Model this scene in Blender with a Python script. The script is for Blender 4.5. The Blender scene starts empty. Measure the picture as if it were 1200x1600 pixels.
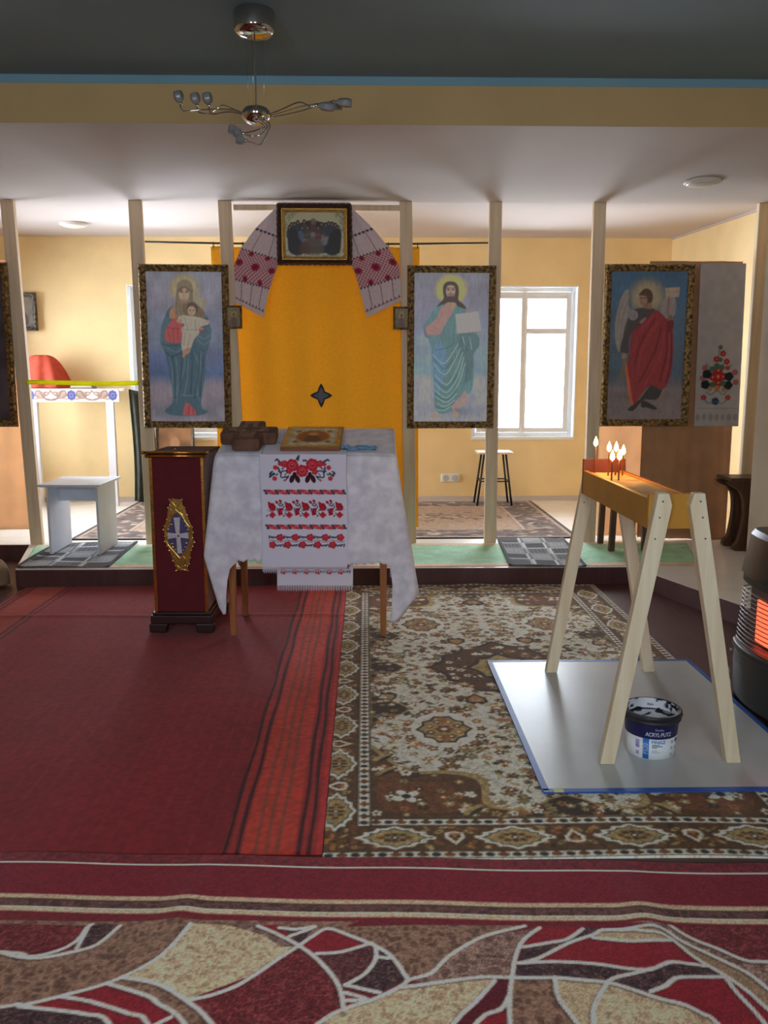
import bpy, math, random
import numpy as np
from mathutils import Vector
random.seed(7); np.random.seed(7)
PI = math.pi
scene = bpy.context.scene
COL = scene.collection

# ---------------------------------------------------------------- camera
FPX = 1325.0; EYE = 1.5
PITCH = math.atan(211/FPX); YAW = math.atan(28*math.cos(PITCH)/FPX)
cam_d = bpy.data.cameras.new('camera'); cam = bpy.data.objects.new('camera', cam_d); COL.objects.link(cam)
cam_d.sensor_fit = 'VERTICAL'; cam_d.sensor_height = 36; cam_d.lens = 36*FPX/1600; cam_d.clip_start = .05
cam.location = (0, 0, EYE); cam.rotation_euler = (PI/2-PITCH, 0, -YAW)
scene.camera = cam

# ---------------------------------------------------------------- light and exposure
scene.view_settings.view_transform = 'Standard'; scene.view_settings.look = 'None'
scene.view_settings.gamma = 1; scene.view_settings.use_curve_mapping = False
scene.view_settings.exposure = 0.3
SKY = 20.0
w = bpy.data.worlds.new('overcast'); scene.world = w; w.use_nodes = True
bg = w.node_tree.nodes['Background']; bg.inputs[0].default_value = (0.81, 0.895, 1.0, 1); bg.inputs[1].default_value = SKY
_n = w.node_tree.nodes; _l = w.node_tree.links; _tc = _n.new('ShaderNodeTexCoord'); _sx = _n.new('ShaderNodeSeparateXYZ'); _mr = _n.new('ShaderNodeMapRange')
_l.new(_tc.outputs['Generated'], _sx.inputs[0]); _l.new(_sx.outputs['Y'], _mr.inputs['Value'])      # the overcast sky is brighter behind the altar wall
_mr.inputs['From Min'].default_value = -.7; _mr.inputs['From Max'].default_value = .7; _mr.inputs['To Min'].default_value = SKY*1.12; _mr.inputs['To Max'].default_value = SKY*1.3; _l.new(_mr.outputs[0], bg.inputs[1])
scene.cycles.max_bounces = 10; scene.cycles.diffuse_bounces = 6; scene.cycles.transparent_max_bounces = 8
scene.cycles.sample_clamp_indirect = 8; scene.cycles.caustics_reflective = False; scene.cycles.caustics_refractive = False
scene.cycles.use_denoising = True

# windows, the unseen rear and left ones set for the light: (plane axis, plane, a0, a1, z0, z1, facing)
WIN_BACK = [(-2.565, -1.42), (1.166, 2.31)]; WB_Z = (0.83, 2.475); YB = 9.4
XL, XR, YR = -4.2, 2.95, -0.9            # hall: left wall, right wall, rear wall
WIN_REAR = [(-1.8, -.9), (.2, 1.1)]; WR_Z = (1.25, 2.6)  # unseen windows behind the camera, placed and sized for the light they give
ADDED_WIN_LEFT = [(7.3, 9.1)]; WL_Z = (.6, 2.5)  # unseen window added to bring more light into the altar room
def portal(loc, rot, sx, sz):
    l = bpy.data.lights.new('sky_portal', 'AREA'); l.shape = 'RECTANGLE'; l.size = sx; l.size_y = sz
    l.cycles.is_portal = True
    o = bpy.data.objects.new('sky_portal', l); o.location = loc; o.rotation_euler = rot; COL.objects.link(o)
for a, b in WIN_BACK: portal(((a+b)/2, YB+.27, sum(WB_Z)/2), (-PI/2, 0, 0), b-a, WB_Z[1]-WB_Z[0])
for a, b in WIN_REAR: portal(((a+b)/2, YR-.27, sum(WR_Z)/2), (PI/2, 0, 0), b-a, WR_Z[1]-WR_Z[0])
for a, b in ADDED_WIN_LEFT: portal((XL-.27, (a+b)/2, sum(WL_Z)/2), (PI/2, 0, -PI/2), b-a, WL_Z[1]-WL_Z[0])

# ---------------------------------------------------------------- helpers
_F = np.array([math.sin(YAW)*math.cos(PITCH), math.cos(YAW)*math.cos(PITCH), -math.sin(PITCH)])
_R = np.array([math.cos(YAW), -math.sin(YAW), 0.0]); _U = np.cross(_R, _F)
def _ray(px, py): return _F+_R*(px-600)/FPX-_U*(py-800)/FPX
def at(px, py, y):            # point of the photograph at depth y
    d = _ray(px, py); t = y/d[1]; return (d[0]*t, y, EYE+d[2]*t)
def flo(px, py, z=0.0):       # point of the photograph on a level z
    d = _ray(px, py); t = (z-EYE)/d[2]; return (d[0]*t, d[1]*t, z)

def lin1(c):
    c = c/255.0
    return c/12.92 if c <= .04045 else ((c+.055)/1.055)**2.4
def rgb(c, g=1.0): return tuple(min(1, lin1(v)*g) for v in c)+(1,)

def tag(o, label=None, cat=None, group=None, kind=None):
    if label: o['label'] = label
    if cat: o['category'] = cat
    if group: o['group'] = group
    if kind: o['kind'] = kind
    return o
def empty(name, loc=(0, 0, 0), rz=0, label=None, cat=None, group=None, kind=None):
    o = bpy.data.objects.new(name, None); o.empty_display_size = .05; COL.objects.link(o)
    o.location = loc; o.rotation_euler = (0, 0, rz)
    return tag(o, label, cat, group, kind)
def kids(o): return list(o.children)
def copy_tree(o, parent=None):
    c = o.copy(); COL.objects.link(c)
    if parent: c.parent = parent
    for ch in kids(o): copy_tree(ch, c)
    return c

# materials ------------------------------------------------------
MATS = {}
def mat(name, col, rough=.6, metal=0.0, var=.0, scale=8.0, bump=0.0, bscale=60.0, spec=.5, col2=None, stretch=(1, 1, 1), trans=0.0, sheen=0.0):
    if name in MATS: return MATS[name]
    m = bpy.data.materials.new(name); m.use_nodes = True; nt = m.node_tree; N = nt.nodes; L = nt.links
    p = N['Principled BSDF']
    p.inputs['Roughness'].default_value = rough; p.inputs['Metallic'].default_value = metal
    p.inputs['Specular IOR Level'].default_value = spec
    if sheen: p.inputs['Sheen Weight'].default_value = sheen
    c = rgb(col) if max(col) > 1 else tuple(col)+(1,)
    tc = N.new('ShaderNodeTexCoord'); mp = N.new('ShaderNodeMapping'); mp.inputs['Scale'].default_value = stretch
    L.new(tc.outputs['Object'], mp.inputs['Vector'])
    nz = N.new('ShaderNodeTexNoise'); nz.inputs['Scale'].default_value = scale; nz.inputs['Detail'].default_value = 4
    L.new(mp.outputs['Vector'], nz.inputs['Vector'])
    rp = N.new('ShaderNodeValToRGB')
    c2 = rgb(col2) if col2 else tuple(min(1, v*(1-var)) for v in c[:3])+(1,)
    c1 = c if col2 else tuple(min(1, v*(1+var*.6)) for v in c[:3])+(1,)
    rp.color_ramp.elements[0].position = .35; rp.color_ramp.elements[0].color = c2
    rp.color_ramp.elements[1].position = .65; rp.color_ramp.elements[1].color = c1
    L.new(nz.outputs['Fac'], rp.inputs['Fac']); L.new(rp.outputs['Color'], p.inputs['Base Color'])
    if bump:
        nb = N.new('ShaderNodeTexNoise'); nb.inputs['Scale'].default_value = bscale; nb.inputs['Detail'].default_value = 3
        L.new(mp.outputs['Vector'], nb.inputs['Vector'])
        b = N.new('ShaderNodeBump'); b.inputs['Strength'].default_value = bump; b.inputs['Distance'].default_value = .01
        L.new(nb.outputs['Fac'], b.inputs['Height']); L.new(b.outputs['Normal'], p.inputs['Normal'])
    if trans:
        tr = N.new('ShaderNodeBsdfTranslucent'); L.new(rp.outputs['Color'], tr.inputs['Color'])
        mx = N.new('ShaderNodeMixShader'); mx.inputs[0].default_value = trans
        L.new(p.outputs[0], mx.inputs[1]); L.new(tr.outputs[0], mx.inputs[2]); L.new(mx.outputs[0], N['Material Output'].inputs['Surface'])
    MATS[name] = m; return m
def wood(name, c1, c2, rough=.5, axis='z', sc=3.0):
    st = {'x': (.6, 9, 9), 'y': (9, .6, 9), 'z': (9, 9, .6)}[axis]
    return mat(name, c1, rough=rough, scale=sc, col2=c2, stretch=st, bump=.08, bscale=12)
def painted(name, rough=.9, bump=.3, bscale=250.0, spec=.2, sheen=0.0, trans=0.0, metal=0.0, coat=0.0):
    if name in MATS: return MATS[name]
    m = bpy.data.materials.new(name); m.use_nodes = True; nt = m.node_tree; N = nt.nodes; L = nt.links
    p = N['Principled BSDF']; p.inputs['Roughness'].default_value = rough; p.inputs['Specular IOR Level'].default_value = spec
    p.inputs['Metallic'].default_value = metal
    if coat: p.inputs['Coat Weight'].default_value = coat; p.inputs['Coat Roughness'].default_value = .15
    if sheen: p.inputs['Sheen Weight'].default_value = sheen
    a = N.new('ShaderNodeAttribute'); a.attribute_name = 'col'; L.new(a.outputs['Color'], p.inputs['Base Color'])
    if bump:
        tc = N.new('ShaderNodeTexCoord'); nb = N.new('ShaderNodeTexNoise'); nb.inputs['Scale'].default_value = bscale
        L.new(tc.outputs['Object'], nb.inputs['Vector'])
        b = N.new('ShaderNodeBump'); b.inputs['Strength'].default_value = bump; b.inputs['Distance'].default_value = .004
        L.new(nb.outputs['Fac'], b.inputs['Height']); L.new(b.outputs['Normal'], p.inputs['Normal'])
    if trans:
        tr = N.new('ShaderNodeBsdfTranslucent'); L.new(a.outputs['Color'], tr.inputs['Color'])
        mx = N.new('ShaderNodeMixShader'); mx.inputs[0].default_value = trans
        L.new(p.outputs[0], mx.inputs[1]); L.new(tr.outputs[0], mx.inputs[2]); L.new(mx.outputs[0], N['Material Output'].inputs['Surface'])
    MATS[name] = m; return m
def emis(name, col, s):
    m = bpy.data.materials.new(name); m.use_nodes = True; p = m.node_tree.nodes['Principled BSDF']
    p.inputs['Base Color'].default_value = tuple(col)+(1,); p.inputs['Emission Color'].default_value = tuple(col)+(1,)
    p.inputs['Emission Strength'].default_value = s; MATS[name] = m; return m
def glass_mat(name, tint=(1, 1, 1), gloss=.08):
    m = bpy.data.materials.new(name); m.use_nodes = True; nt = m.node_tree; N = nt.nodes; L = nt.links
    t = N.new('ShaderNodeBsdfTransparent'); t.inputs[0].default_value = tint+(1,)
    g = N.new('ShaderNodeBsdfGlossy'); g.inputs['Roughness'].default_value = .03
    fr = N.new('ShaderNodeFresnel'); fr.inputs[0].default_value = 1.45
    mx = N.new('ShaderNodeMixShader'); L.new(fr.outputs[0], mx.inputs[0]); L.new(t.outputs[0], mx.inputs[1]); L.new(g.outputs[0], mx.inputs[2])
    L.new(mx.outputs[0], N['Material Output'].inputs['Surface']); MATS[name] = m; return m

# mesh builder ---------------------------------------------------
class MB:
    def __init__(s): s.v = []; s.f = []; s.smooth = []
    def add(s, v, f, sm=False):
        k = len(s.v); s.v += [tuple(map(float, p)) for p in v]
        for q in f: s.f.append(tuple(k+i for i in q)); s.smooth.append(sm)
        return s
    def box(s, x0, x1, y0, y1, z0, z1):
        return s.add([(x0, y0, z0), (x1, y0, z0), (x1, y1, z0), (x0, y1, z0), (x0, y0, z1), (x1, y0, z1), (x1, y1, z1), (x0, y1, z1)],
                     [(0, 3, 2, 1), (4, 5, 6, 7), (0, 1, 5, 4), (1, 2, 6, 5), (2, 3, 7, 6), (3, 0, 4, 7)])
    def hexa(s, b, t):        # bottom quad, top quad (counter-clockwise from above)
        return s.add(list(b)+list(t), [(0, 3, 2, 1), (4, 5, 6, 7), (0, 1, 5, 4), (1, 2, 6, 5), (2, 3, 7, 6), (3, 0, 4, 7)])
    def prism(s, pts, a, b, axis='z'):
        n = len(pts)
        def P(p, h): return {'z': (p[0], p[1], h), 'y': (p[0], h, p[1]), 'x': (h, p[0], p[1])}[axis]
        f = [tuple(range(n))[::-1], tuple(range(n, 2*n))]+[(i, (i+1) % n, n+(i+1) % n, n+i) for i in range(n)]
        return s.add([P(p, a) for p in pts]+[P(p, b) for p in pts], f)
    def tube(s, path, r, n=8, cap=True):
        path = [Vector(p) for p in path]; rr = r if isinstance(r, (list, tuple)) else [r]*len(path)
        vs = []; ref = None
        for i, p in enumerate(path):
            d = (path[min(i+1, len(path)-1)]-path[max(i-1, 0)]).normalized()
            if ref is None: ref = Vector((0, 0, 1)) if abs(d.z) < .9 else Vector((1, 0, 0))
            u = d.cross(ref).normalized(); ref = u.cross(d).normalized()
            for k in range(n):
                a = 2*PI*k/n; vs.append(p+(u*math.cos(a)+ref*math.sin(a))*rr[i])
        f = [(i*n+k, i*n+(k+1) % n, (i+1)*n+(k+1) % n, (i+1)*n+k) for i in range(len(path)-1) for k in range(n)]
        if cap: f += [tuple(range(n))[::-1], tuple(range((len(path)-1)*n, len(path)*n))]
        return s.add(vs, f, True)
    def lathe(s, prof, c=(0, 0, 0), n=32, cap=True):
        vs = [(c[0]+r*math.cos(2*PI*k/n), c[1]+r*math.sin(2*PI*k/n), c[2]+z) for r, z in prof for k in range(n)]
        f = [(i*n+k, i*n+(k+1) % n, (i+1)*n+(k+1) % n, (i+1)*n+k) for i in range(len(prof)-1) for k in range(n)]
        if cap: f += [tuple(range(n))[::-1], tuple(range((len(prof)-1)*n, len(prof)*n))]
        return s.add(vs, f, True)
    def ball(s, c, rx, ry=None, rz=None, n=12, m=8):
        ry = ry or rx; rz = rz or rx
        vs = [(c[0], c[1], c[2]-rz)]
        for i in range(1, m):
            a = -PI/2+PI*i/m
            for k in range(n): vs.append((c[0]+rx*math.cos(a)*math.cos(2*PI*k/n), c[1]+ry*math.cos(a)*math.sin(2*PI*k/n), c[2]+rz*math.sin(a)))
        vs.append((c[0], c[1], c[2]+rz)); T = len(vs)-1
        f = [(0, 1+(k+1) % n, 1+k) for k in range(n)]
        f += [(1+i*n+k, 1+i*n+(k+1) % n, 1+(i+1)*n+(k+1) % n, 1+(i+1)*n+k) for i in range(m-2) for k in range(n)]
        f += [(1+(m-2)*n+k, 1+(m-2)*n+(k+1) % n, T) for k in range(n)]
        return s.add(vs, f, True)
    def build(s, name, m, parent=None, bevel=0.0, loc=(0, 0, 0), rot=None, smooth=None):
        me = bpy.data.meshes.new(name); me.from_pydata(s.v, [], s.f); me.update()
        sm = s.smooth if smooth is None else [smooth]*len(s.f)
        me.polygons.foreach_set('use_smooth', sm)
        me.materials.append(m)
        o = bpy.data.objects.new(name, me); COL.objects.link(o); o.location = loc
        if rot: o.rotation_euler = rot
        if parent: o.parent = parent
        if bevel:
            b = o.modifiers.new('bevel', 'BEVEL'); b.width = bevel; b.segments = 2; b.limit_method = 'ANGLE'; b.angle_limit = .6
        return o
def bx(name, m, parent, x0, x1, y0, y1, z0, z1, bevel=0.0): return MB().box(x0, x1, y0, y1, z0, z1).build(name, m, parent, bevel)

def mesh_np(name, V, Q, m, parent=None, col=None, smooth=True):
    me = bpy.data.meshes.new(name)
    me.vertices.add(len(V)); me.vertices.foreach_set('co', np.asarray(V, np.float32).ravel())
    Q = np.asarray(Q, np.int32); me.loops.add(Q.size); me.loops.foreach_set('vertex_index', Q.ravel())
    me.polygons.add(len(Q)); me.polygons.foreach_set('loop_start', np.arange(0, Q.size, 4, dtype=np.int32))
    me.update(calc_edges=True); me.validate()
    me.polygons.foreach_set('use_smooth', np.full(len(Q), smooth))
    if col is not None:
        a = me.attributes.new('col', 'FLOAT_COLOR', 'POINT')
        c = np.ones((len(V), 4), np.float32); c[:, :3] = col; a.data.foreach_set('color', c.ravel())
    me.materials.append(m)
    o = bpy.data.objects.new(name, me); COL.objects.link(o)
    if parent: o.parent = parent
    return o
def grid_quads(nx, ny):
    i = np.arange(nx-1)[None, :]; j = np.arange(ny-1)[:, None]; a = j*nx+i
    return np.stack([a, a+1, a+1+nx, a+nx], -1).reshape(-1, 4)

# woven / printed patterns are drawn on a canvas measured in metres and stored as point colours of a fine mesh
class Canvas:
    def __init__(s, W, H, res, bgc=(128, 128, 128)):
        s.W, s.H = W, H; s.nx = int(round(W/res))+1; s.ny = int(round(H/res))+1; s.px = W/(s.nx-1)
        s.a = np.empty((s.ny, s.nx, 3)); s.a[:] = bgc
        s.x = np.linspace(0, W, s.nx); s.y = np.linspace(0, H, s.ny)
    def _win(s, x0, x1, y0, y1, pad):
        i0 = max(0, int((x0-pad)/s.W*(s.nx-1))); i1 = min(s.nx, int((x1+pad)/s.W*(s.nx-1))+2)
        j0 = max(0, int((y0-pad)/s.H*(s.ny-1))); j1 = min(s.ny, int((y1+pad)/s.H*(s.ny-1))+2)
        if i0 >= i1 or j0 >= j1: return None
        X, Y = np.meshgrid(s.x[i0:i1], s.y[j0:j1]); return slice(j0, j1), slice(i0, i1), X, Y
    def _mix(s, w, cov, col):
        sl = s.a[w[0], w[1]]; c = col if isinstance(col, np.ndarray) else np.array(col, float)
        if c.ndim == 3: c = c[w[0], w[1]]
        sl += (c-sl)*cov[..., None]
    def poly(s, pts, col, alpha=1.0, soft=0.0):
        p = np.array(pts, float); w = s._win(p[:, 0].min(), p[:, 0].max(), p[:, 1].min(), p[:, 1].max(), soft+s.px*2)
        if w is None: return
        X, Y = w[2], w[3]; ins = np.zeros(X.shape, bool); d2 = np.full(X.shape, 1e9)
        for a, b in zip(p, np.roll(p, -1, 0)):
            c = ((a[1] > Y) != (b[1] > Y))
            if a[1] != b[1]: ins ^= c & (X < (b[0]-a[0])*(Y-a[1])/(b[1]-a[1])+a[0])
            ab = b-a; t = np.clip(((X-a[0])*ab[0]+(Y-a[1])*ab[1])/max(ab@ab, 1e-12), 0, 1)
            d2 = np.minimum(d2, (X-a[0]-t*ab[0])**2+(Y-a[1]-t*ab[1])**2)
        sd = np.where(ins, 1, -1)*np.sqrt(d2); s._mix(w, alpha*np.clip(.5+sd/max(s.px, 2*soft), 0, 1), col)
    def ell(s, cx, cy, rx, ry, col, rot=0.0, alpha=1.0, soft=0.0):
        R = max(rx, ry); w = s._win(cx-R, cx+R, cy-R, cy+R, soft+s.px*2)
        if w is None: return
        X, Y = w[2]-cx, w[3]-cy; c, q = math.cos(rot), math.sin(rot); U = (X*c+Y*q)/rx; V = (-X*q+Y*c)/ry
        r = np.sqrt(U*U+V*V); s._mix(w, alpha*np.clip(.5+(1-r)*min(rx, ry)/max(s.px, 2*soft), 0, 1), col)
    def line(s, pts, wd, col, alpha=1.0):
        p = np.array(pts, float); w = s._win(p[:, 0].min(), p[:, 0].max(), p[:, 1].min(), p[:, 1].max(), wd+s.px*2)
        if w is None: return
        X, Y = w[2], w[3]; d2 = np.full(X.shape, 1e9)
        for a, b in zip(p[:-1], p[1:]):
            ab = b-a; t = np.clip(((X-a[0])*ab[0]+(Y-a[1])*ab[1])/max(ab@ab, 1e-12), 0, 1)
            d2 = np.minimum(d2, (X-a[0]-t*ab[0])**2+(Y-a[1]-t*ab[1])**2)
        s._mix(w, alpha*np.clip(.5+(wd/2-np.sqrt(d2))/s.px, 0, 1), col)
    def rect(s, x0, x1, y0, y1, col, alpha=1.0): s.poly([(x0, y0), (x1, y0), (x1, y1), (x0, y1)], col, alpha)
    def speck(s, amt, cell=None, seed=1):
        n = vnoise(s.ny, s.nx, cell, seed) if cell else np.random.RandomState(seed).rand(s.ny, s.nx)
        s.a *= (1+amt*(2*n-1))[..., None]; return s
    def linear(s, gain=1.0):
        c = np.clip(s.a, 0, 255)/255; l = np.where(c <= .04045, c/12.92, ((c+.055)/1.055)**2.4)
        return np.clip(l*gain, 0, .92)
def vnoise(ny, nx, cell, seed):
    r = np.random.RandomState(seed); gy, gx = int(ny/cell)+3, int(nx/cell)+3; g = r.rand(gy, gx)
    y = np.arange(ny)/cell; x = np.arange(nx)/cell; j = y.astype(int); i = x.astype(int); fy = (y-j)[:, None]; fx = (x-i)[None, :]
    fy = fy*fy*(3-2*fy); fx = fx*fx*(3-2*fx)
    A = g[np.ix_(j, i)]; B = g[np.ix_(j, i+1)]; C = g[np.ix_(j+1, i)]; D = g[np.ix_(j+1, i+1)]
    return (A*(1-fx)+B*fx)*(1-fy)+(C*(1-fx)+D*fx)*fy
def worm(ny, nx, cell, seed, width=.14):
    n = vnoise(ny, nx, cell, seed)*.65+vnoise(ny, nx, cell*.5, seed+1)*.35
    return np.clip(1.3-np.abs(n-.5)/width, 0, 1)
def sheet(name, cv, fn, m, parent=None, gain=1.0, skirt=None, solid=0.0):
    X, Y = np.meshgrid(cv.x, cv.y); P = np.stack(fn(X, Y), -1); C = cv.linear(gain)
    if skirt is not None:                       # turn the border down to the level below, so the textile has its thickness
        P = np.pad(P, ((1, 1), (1, 1), (0, 0)), mode='edge'); C = np.pad(C, ((1, 1), (1, 1), (0, 0)), mode='edge')
        for sl in (np.s_[0, :], np.s_[-1, :], np.s_[:, 0], np.s_[:, -1]): P[sl+(2,)] = skirt
    ny, nx = P.shape[:2]
    o = mesh_np(name, P.reshape(-1, 3), grid_quads(nx, ny), m, parent, C.reshape(-1, 3))
    if solid:
        md = o.modifiers.new('thickness', 'SOLIDIFY'); md.thickness = solid; md.offset = 0
    return o

# ================================================================ THE SETTING
WALL = mat('cream_wall_paint', (240, 214, 160), rough=.85, var=.05, scale=3, bump=.15, bscale=90)
WHITE_CEIL = mat('white_ceiling_paint', (192, 182, 177), rough=.9, var=.03, scale=2)
BLUE_C = mat('shaded_blue_ceiling_paint', (112, 130, 138), rough=.8, var=.04, scale=2)  # same paint as the blue trim, the ceiling's dimness put into the colour
BEAMP = mat('shaded_cream_paint', (188, 160, 110), rough=.85, var=.04, scale=3)  # same paint as the walls, the beam's dimness put into the colour
BLUE = mat('blue_ceiling_paint', (118, 158, 172), rough=.8, var=.04, scale=2)
WHITE = mat('white_window_plastic', (232, 235, 236), rough=.35, var=.02)
LINO = mat('pale_linoleum', (250, 249, 244), rough=.28, var=.05, scale=5, bump=.02, bscale=30)
BROWN_FLOOR = mat('brown_floor_paint', (88, 54, 52), rough=.45, var=.18, scale=4, stretch=(6, .7, 1), bump=.08, bscale=25)
GLASS = glass_mat('window_glass')
PZ = .13                                       # height of the raised floor
def struct(o): o['kind'] = 'structure'; return o

def wall_holes(name, m, axis, p0, p1, a0, a1, z0, z1, holes):
    """wall slab between planes p0..p1, along a, with window openings"""
    b = MB(); cur = a0
    def bb(u0, u1, h0, h1):
        if u1-u0 < 1e-4 or h1-h0 < 1e-4: return
        if axis == 'y': b.box(u0, u1, p0, p1, h0, h1)
        else: b.box(p0, p1, u0, u1, h0, h1)
    for h in sorted(holes):
        bb(cur, h[0], z0, z1); bb(h[0], h[1], z0, h[2]); bb(h[0], h[1], h[3], z1); cur = h[1]
    bb(cur, a1, z0, z1)
    return struct(b.build(name, m))
wall_holes('wall_back', WALL, 'y', YB, YB+.25, XL-.25, 3.6, 0, 3.3, [(a, b, WB_Z[0], WB_Z[1]) for a, b in WIN_BACK])
wall_holes('wall_rear', WALL, 'y', YR-.25, YR, XL-.25, XR+.6, 0, 3.3, [(a, b, WR_Z[0], WR_Z[1]) for a, b in WIN_REAR])
wall_holes('wall_left', WALL, 'x', XL-.25, XL, YR, YB, 0, 3.3, [(a, b, WL_Z[0], WL_Z[1]) for a, b in ADDED_WIN_LEFT])
struct(MB().box(XR, XR+.6, YR, 6.4, 0, 3.3).build('wall_right', mat('grey_white_plaster', (214, 204, 186), rough=.9, var=.05, scale=3)))
struct(MB().hexa([(3.25, 6.4, 0), (3.55, 6.4, 0), (3.6, YB, 0), (3.3, YB, 0)], [(3.25, 6.4, 3.2), (3.55, 6.4, 3.2), (3.6, YB, 3.2), (3.3, YB, 3.2)]).build('wall_altar_right', WALL))
struct(MB().box(XL-.25, XR+.6, YR-.25, YB+.25, -.1, 0).build('floor', BROWN_FLOOR))
struct(MB().box(XL, XR, YR, 4.917, 3.109, 3.25).build('ceiling', BLUE_C))
YBM = 4.917
struct(MB().hexa([(XL, YBM+.004, 2.862), (3.3, YBM+.004, 2.862), (3.3, 7.0, 2.862), (XL, 7.0, 2.862)],
                 [(XL, YBM+.004, 3.25), (3.3, YBM+.004, 3.25), (3.3, 7.0, 3.25), (XL, 7.0, 3.25)])
       .hexa([(XL, 7.0, 2.862), (3.3, 7.0, 2.862), (3.4, YB, 2.972), (XL, YB, 2.972)],
             [(XL, 7.0, 3.25), (3.3, 7.0, 3.25), (3.4, YB, 3.25), (XL, YB, 3.25)]).build('ceiling_altar', WHITE_CEIL))
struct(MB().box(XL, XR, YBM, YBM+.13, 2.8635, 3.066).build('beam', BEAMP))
struct(MB().box(XL, XR, YBM-.004, YBM+.13, 3.066, 3.112).build('trim_1', BLUE))
# thin white cornice along the right wall of the altar room
struct(MB().hexa([(3.235, 7.0, 2.845), (3.26, 7.0, 2.845), (3.31, YB, 2.955), (3.285, YB, 2.955)], [(3.235, 7.0, 2.865), (3.26, 7.0, 2.865), (3.31, YB, 2.975), (3.285, YB, 2.975)]).build('trim_2', WHITE_CEIL))
# raised floor of the altar with its step
PLAT = [(XL, 6.95), (-2.79, 6.95), (-2.53, 6.02), (1.94, 6.02), (2.28, 4.95), (2.95, 2.85), (2.95, 6.4), (3.26, 6.4), (3.31, YB), (XL, YB)]
struct(MB().prism(PLAT, 0, PZ-.004).build('platform', BROWN_FLOOR))
struct(MB().prism(PLAT, PZ-.004, PZ).build('floor_altar', LINO))
struct(MB().prism([(XL, YB-.015), (XL, YB), (3.3, YB), (3.3, YB-.015)][::-1], PZ, PZ+.05).build('baseboard_back', WHITE_CEIL))

def window(n, axis, p, a0, a1, z0, z1, sign):
    """window frame set in the opening; sign = outward direction along the axis"""
    root = struct(empty('window_%d' % n, (0, 0, 0)))
    d0, d1 = sorted((p+sign*.11, p+sign*.17))
    def B(mb, u0, u1, h0, h1, q0=d0, q1=d1):
        return mb.box(u0, u1, q0, q1, h0, h1) if axis == 'y' else mb.box(q0, q1, u0, u1, h0, h1)
    f = MB(); fw = .06; mid = (a0+a1)/2
    B(f, a0, a0+fw, z0, z1); B(f, a1-fw, a1, z0, z1); B(f, a0+fw, a1-fw, z0, z0+fw); B(f, a0+fw, a1-fw, z1-fw, z1); B(f, mid-.03, mid+.03, z0+fw, z1-fw)
    fr = f.build('window_frame', WHITE, root, .006)
    s0, s1 = sorted((p+sign*.075, p+sign*.1095)); zt = z0+.71*(z1-z0)
    for k, (u0, u1) in enumerate(((a0+fw, mid), (mid, a1-fw))):
        g = MB(); e = .055
        ua, ub = u0+(e if k == 0 else .034), u1-(e if k else .034)
        B(g, u0, ua, z0+fw, z1-fw, s0, s1); B(g, ub, u1, z0+fw, z1-fw, s0, s1)
        B(g, ua, ub, z0+fw, z0+fw+.05, s0, s1); B(g, ua, ub, z1-fw-.07, z1-fw, s0, s1)
        if k: B(g, ua, ub, zt-.03, zt+.03, s0, s1)
        g.build('sash', WHITE, root, .005)
        q = (s0+s1)/2; B(MB(), u0+.004, u1-.004, z0+fw+.004, z1-fw-.004, q-.003, q+.003).build('pane', GLASS, root)
    s = MB(); t0, t1 = sorted((p-sign*.012, p+sign*.25)); B(s, a0-.0, a1+.0, z0-.02, z0+.012, t0, t1); s.build('window_sill', WHITE, root, .004)
    r = MB()                                      # white plastered reveal
    r0, r1 = sorted((p-sign*.002, p+sign*.25))
    B(r, a0, a0+.012, z0+.012, z1-.012, r0, r1); B(r, a1-.012, a1, z0+.012, z1-.012, r0, r1); B(r, a0, a1, z1-.012, z1, r0, r1)
    r.build('reveal', WHITE, root)
n = 1
for a, b in WIN_BACK: window(n, 'y', YB, a, b, WB_Z[0], WB_Z[1], 1); n += 1
for a, b in WIN_REAR: window(n, 'y', YR, a, b, WR_Z[0], WR_Z[1], -1); n += 1
for a, b in ADDED_WIN_LEFT: window(n, 'x', XL, a, b, WL_Z[0], WL_Z[1], -1); n += 1

# ================================================================ TIMBER SCREEN
POSTW = wood('whitewashed_timber', (228, 206, 174), (212, 188, 156), rough=.7)
YS = 6.95
POSTS = [((10, 57), 'white timber upright at the left end of the icon screen, yellow ribbon tied to it'),
         ((210, 238), 'white timber upright behind the left edge of the mother and child picture'),
         ((350, 378), 'white timber upright left of the orange curtain, small framed icon on it'),
         ((634, 641), 'white timber upright right of the orange curtain, small framed icon on it'),
         ((775, 766), 'white timber upright behind the right edge of the picture of the man with a book'),
         ((938, 921), 'white timber upright left of the winged figure picture, behind the candles'),
         ((1197, 1160), 'white timber upright by the right wall, right of the flower embroidered cloth')]
for (xt, xb), lb in POSTS:             # hand-set timbers, each a little out of plumb
    t = at(xt, 315, YS)[0]; q_ = at(xb, 849, YS)[0]
    o = MB().hexa([(q_-.05, YS, PZ), (q_+.05, YS, PZ), (q_+.05, YS+.05, PZ), (q_-.05, YS+.05, PZ)], [(t-.05, YS, 2.8615), (t+.05, YS, 2.8615), (t+.05, YS+.05, 2.8615), (t-.05, YS+.05, 2.8615)]).build('timber_post', POSTW, bevel=.003); tag(o, lb, 'post', 'uprights of the icon screen')
tag(MB().box(-1.035, .285, YS+.005, YS+.045, 2.79, 2.835).build('crossbar', POSTW, bevel=.003), 'white timber crossbar under the ceiling above the orange curtain', 'crossbar')

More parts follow.
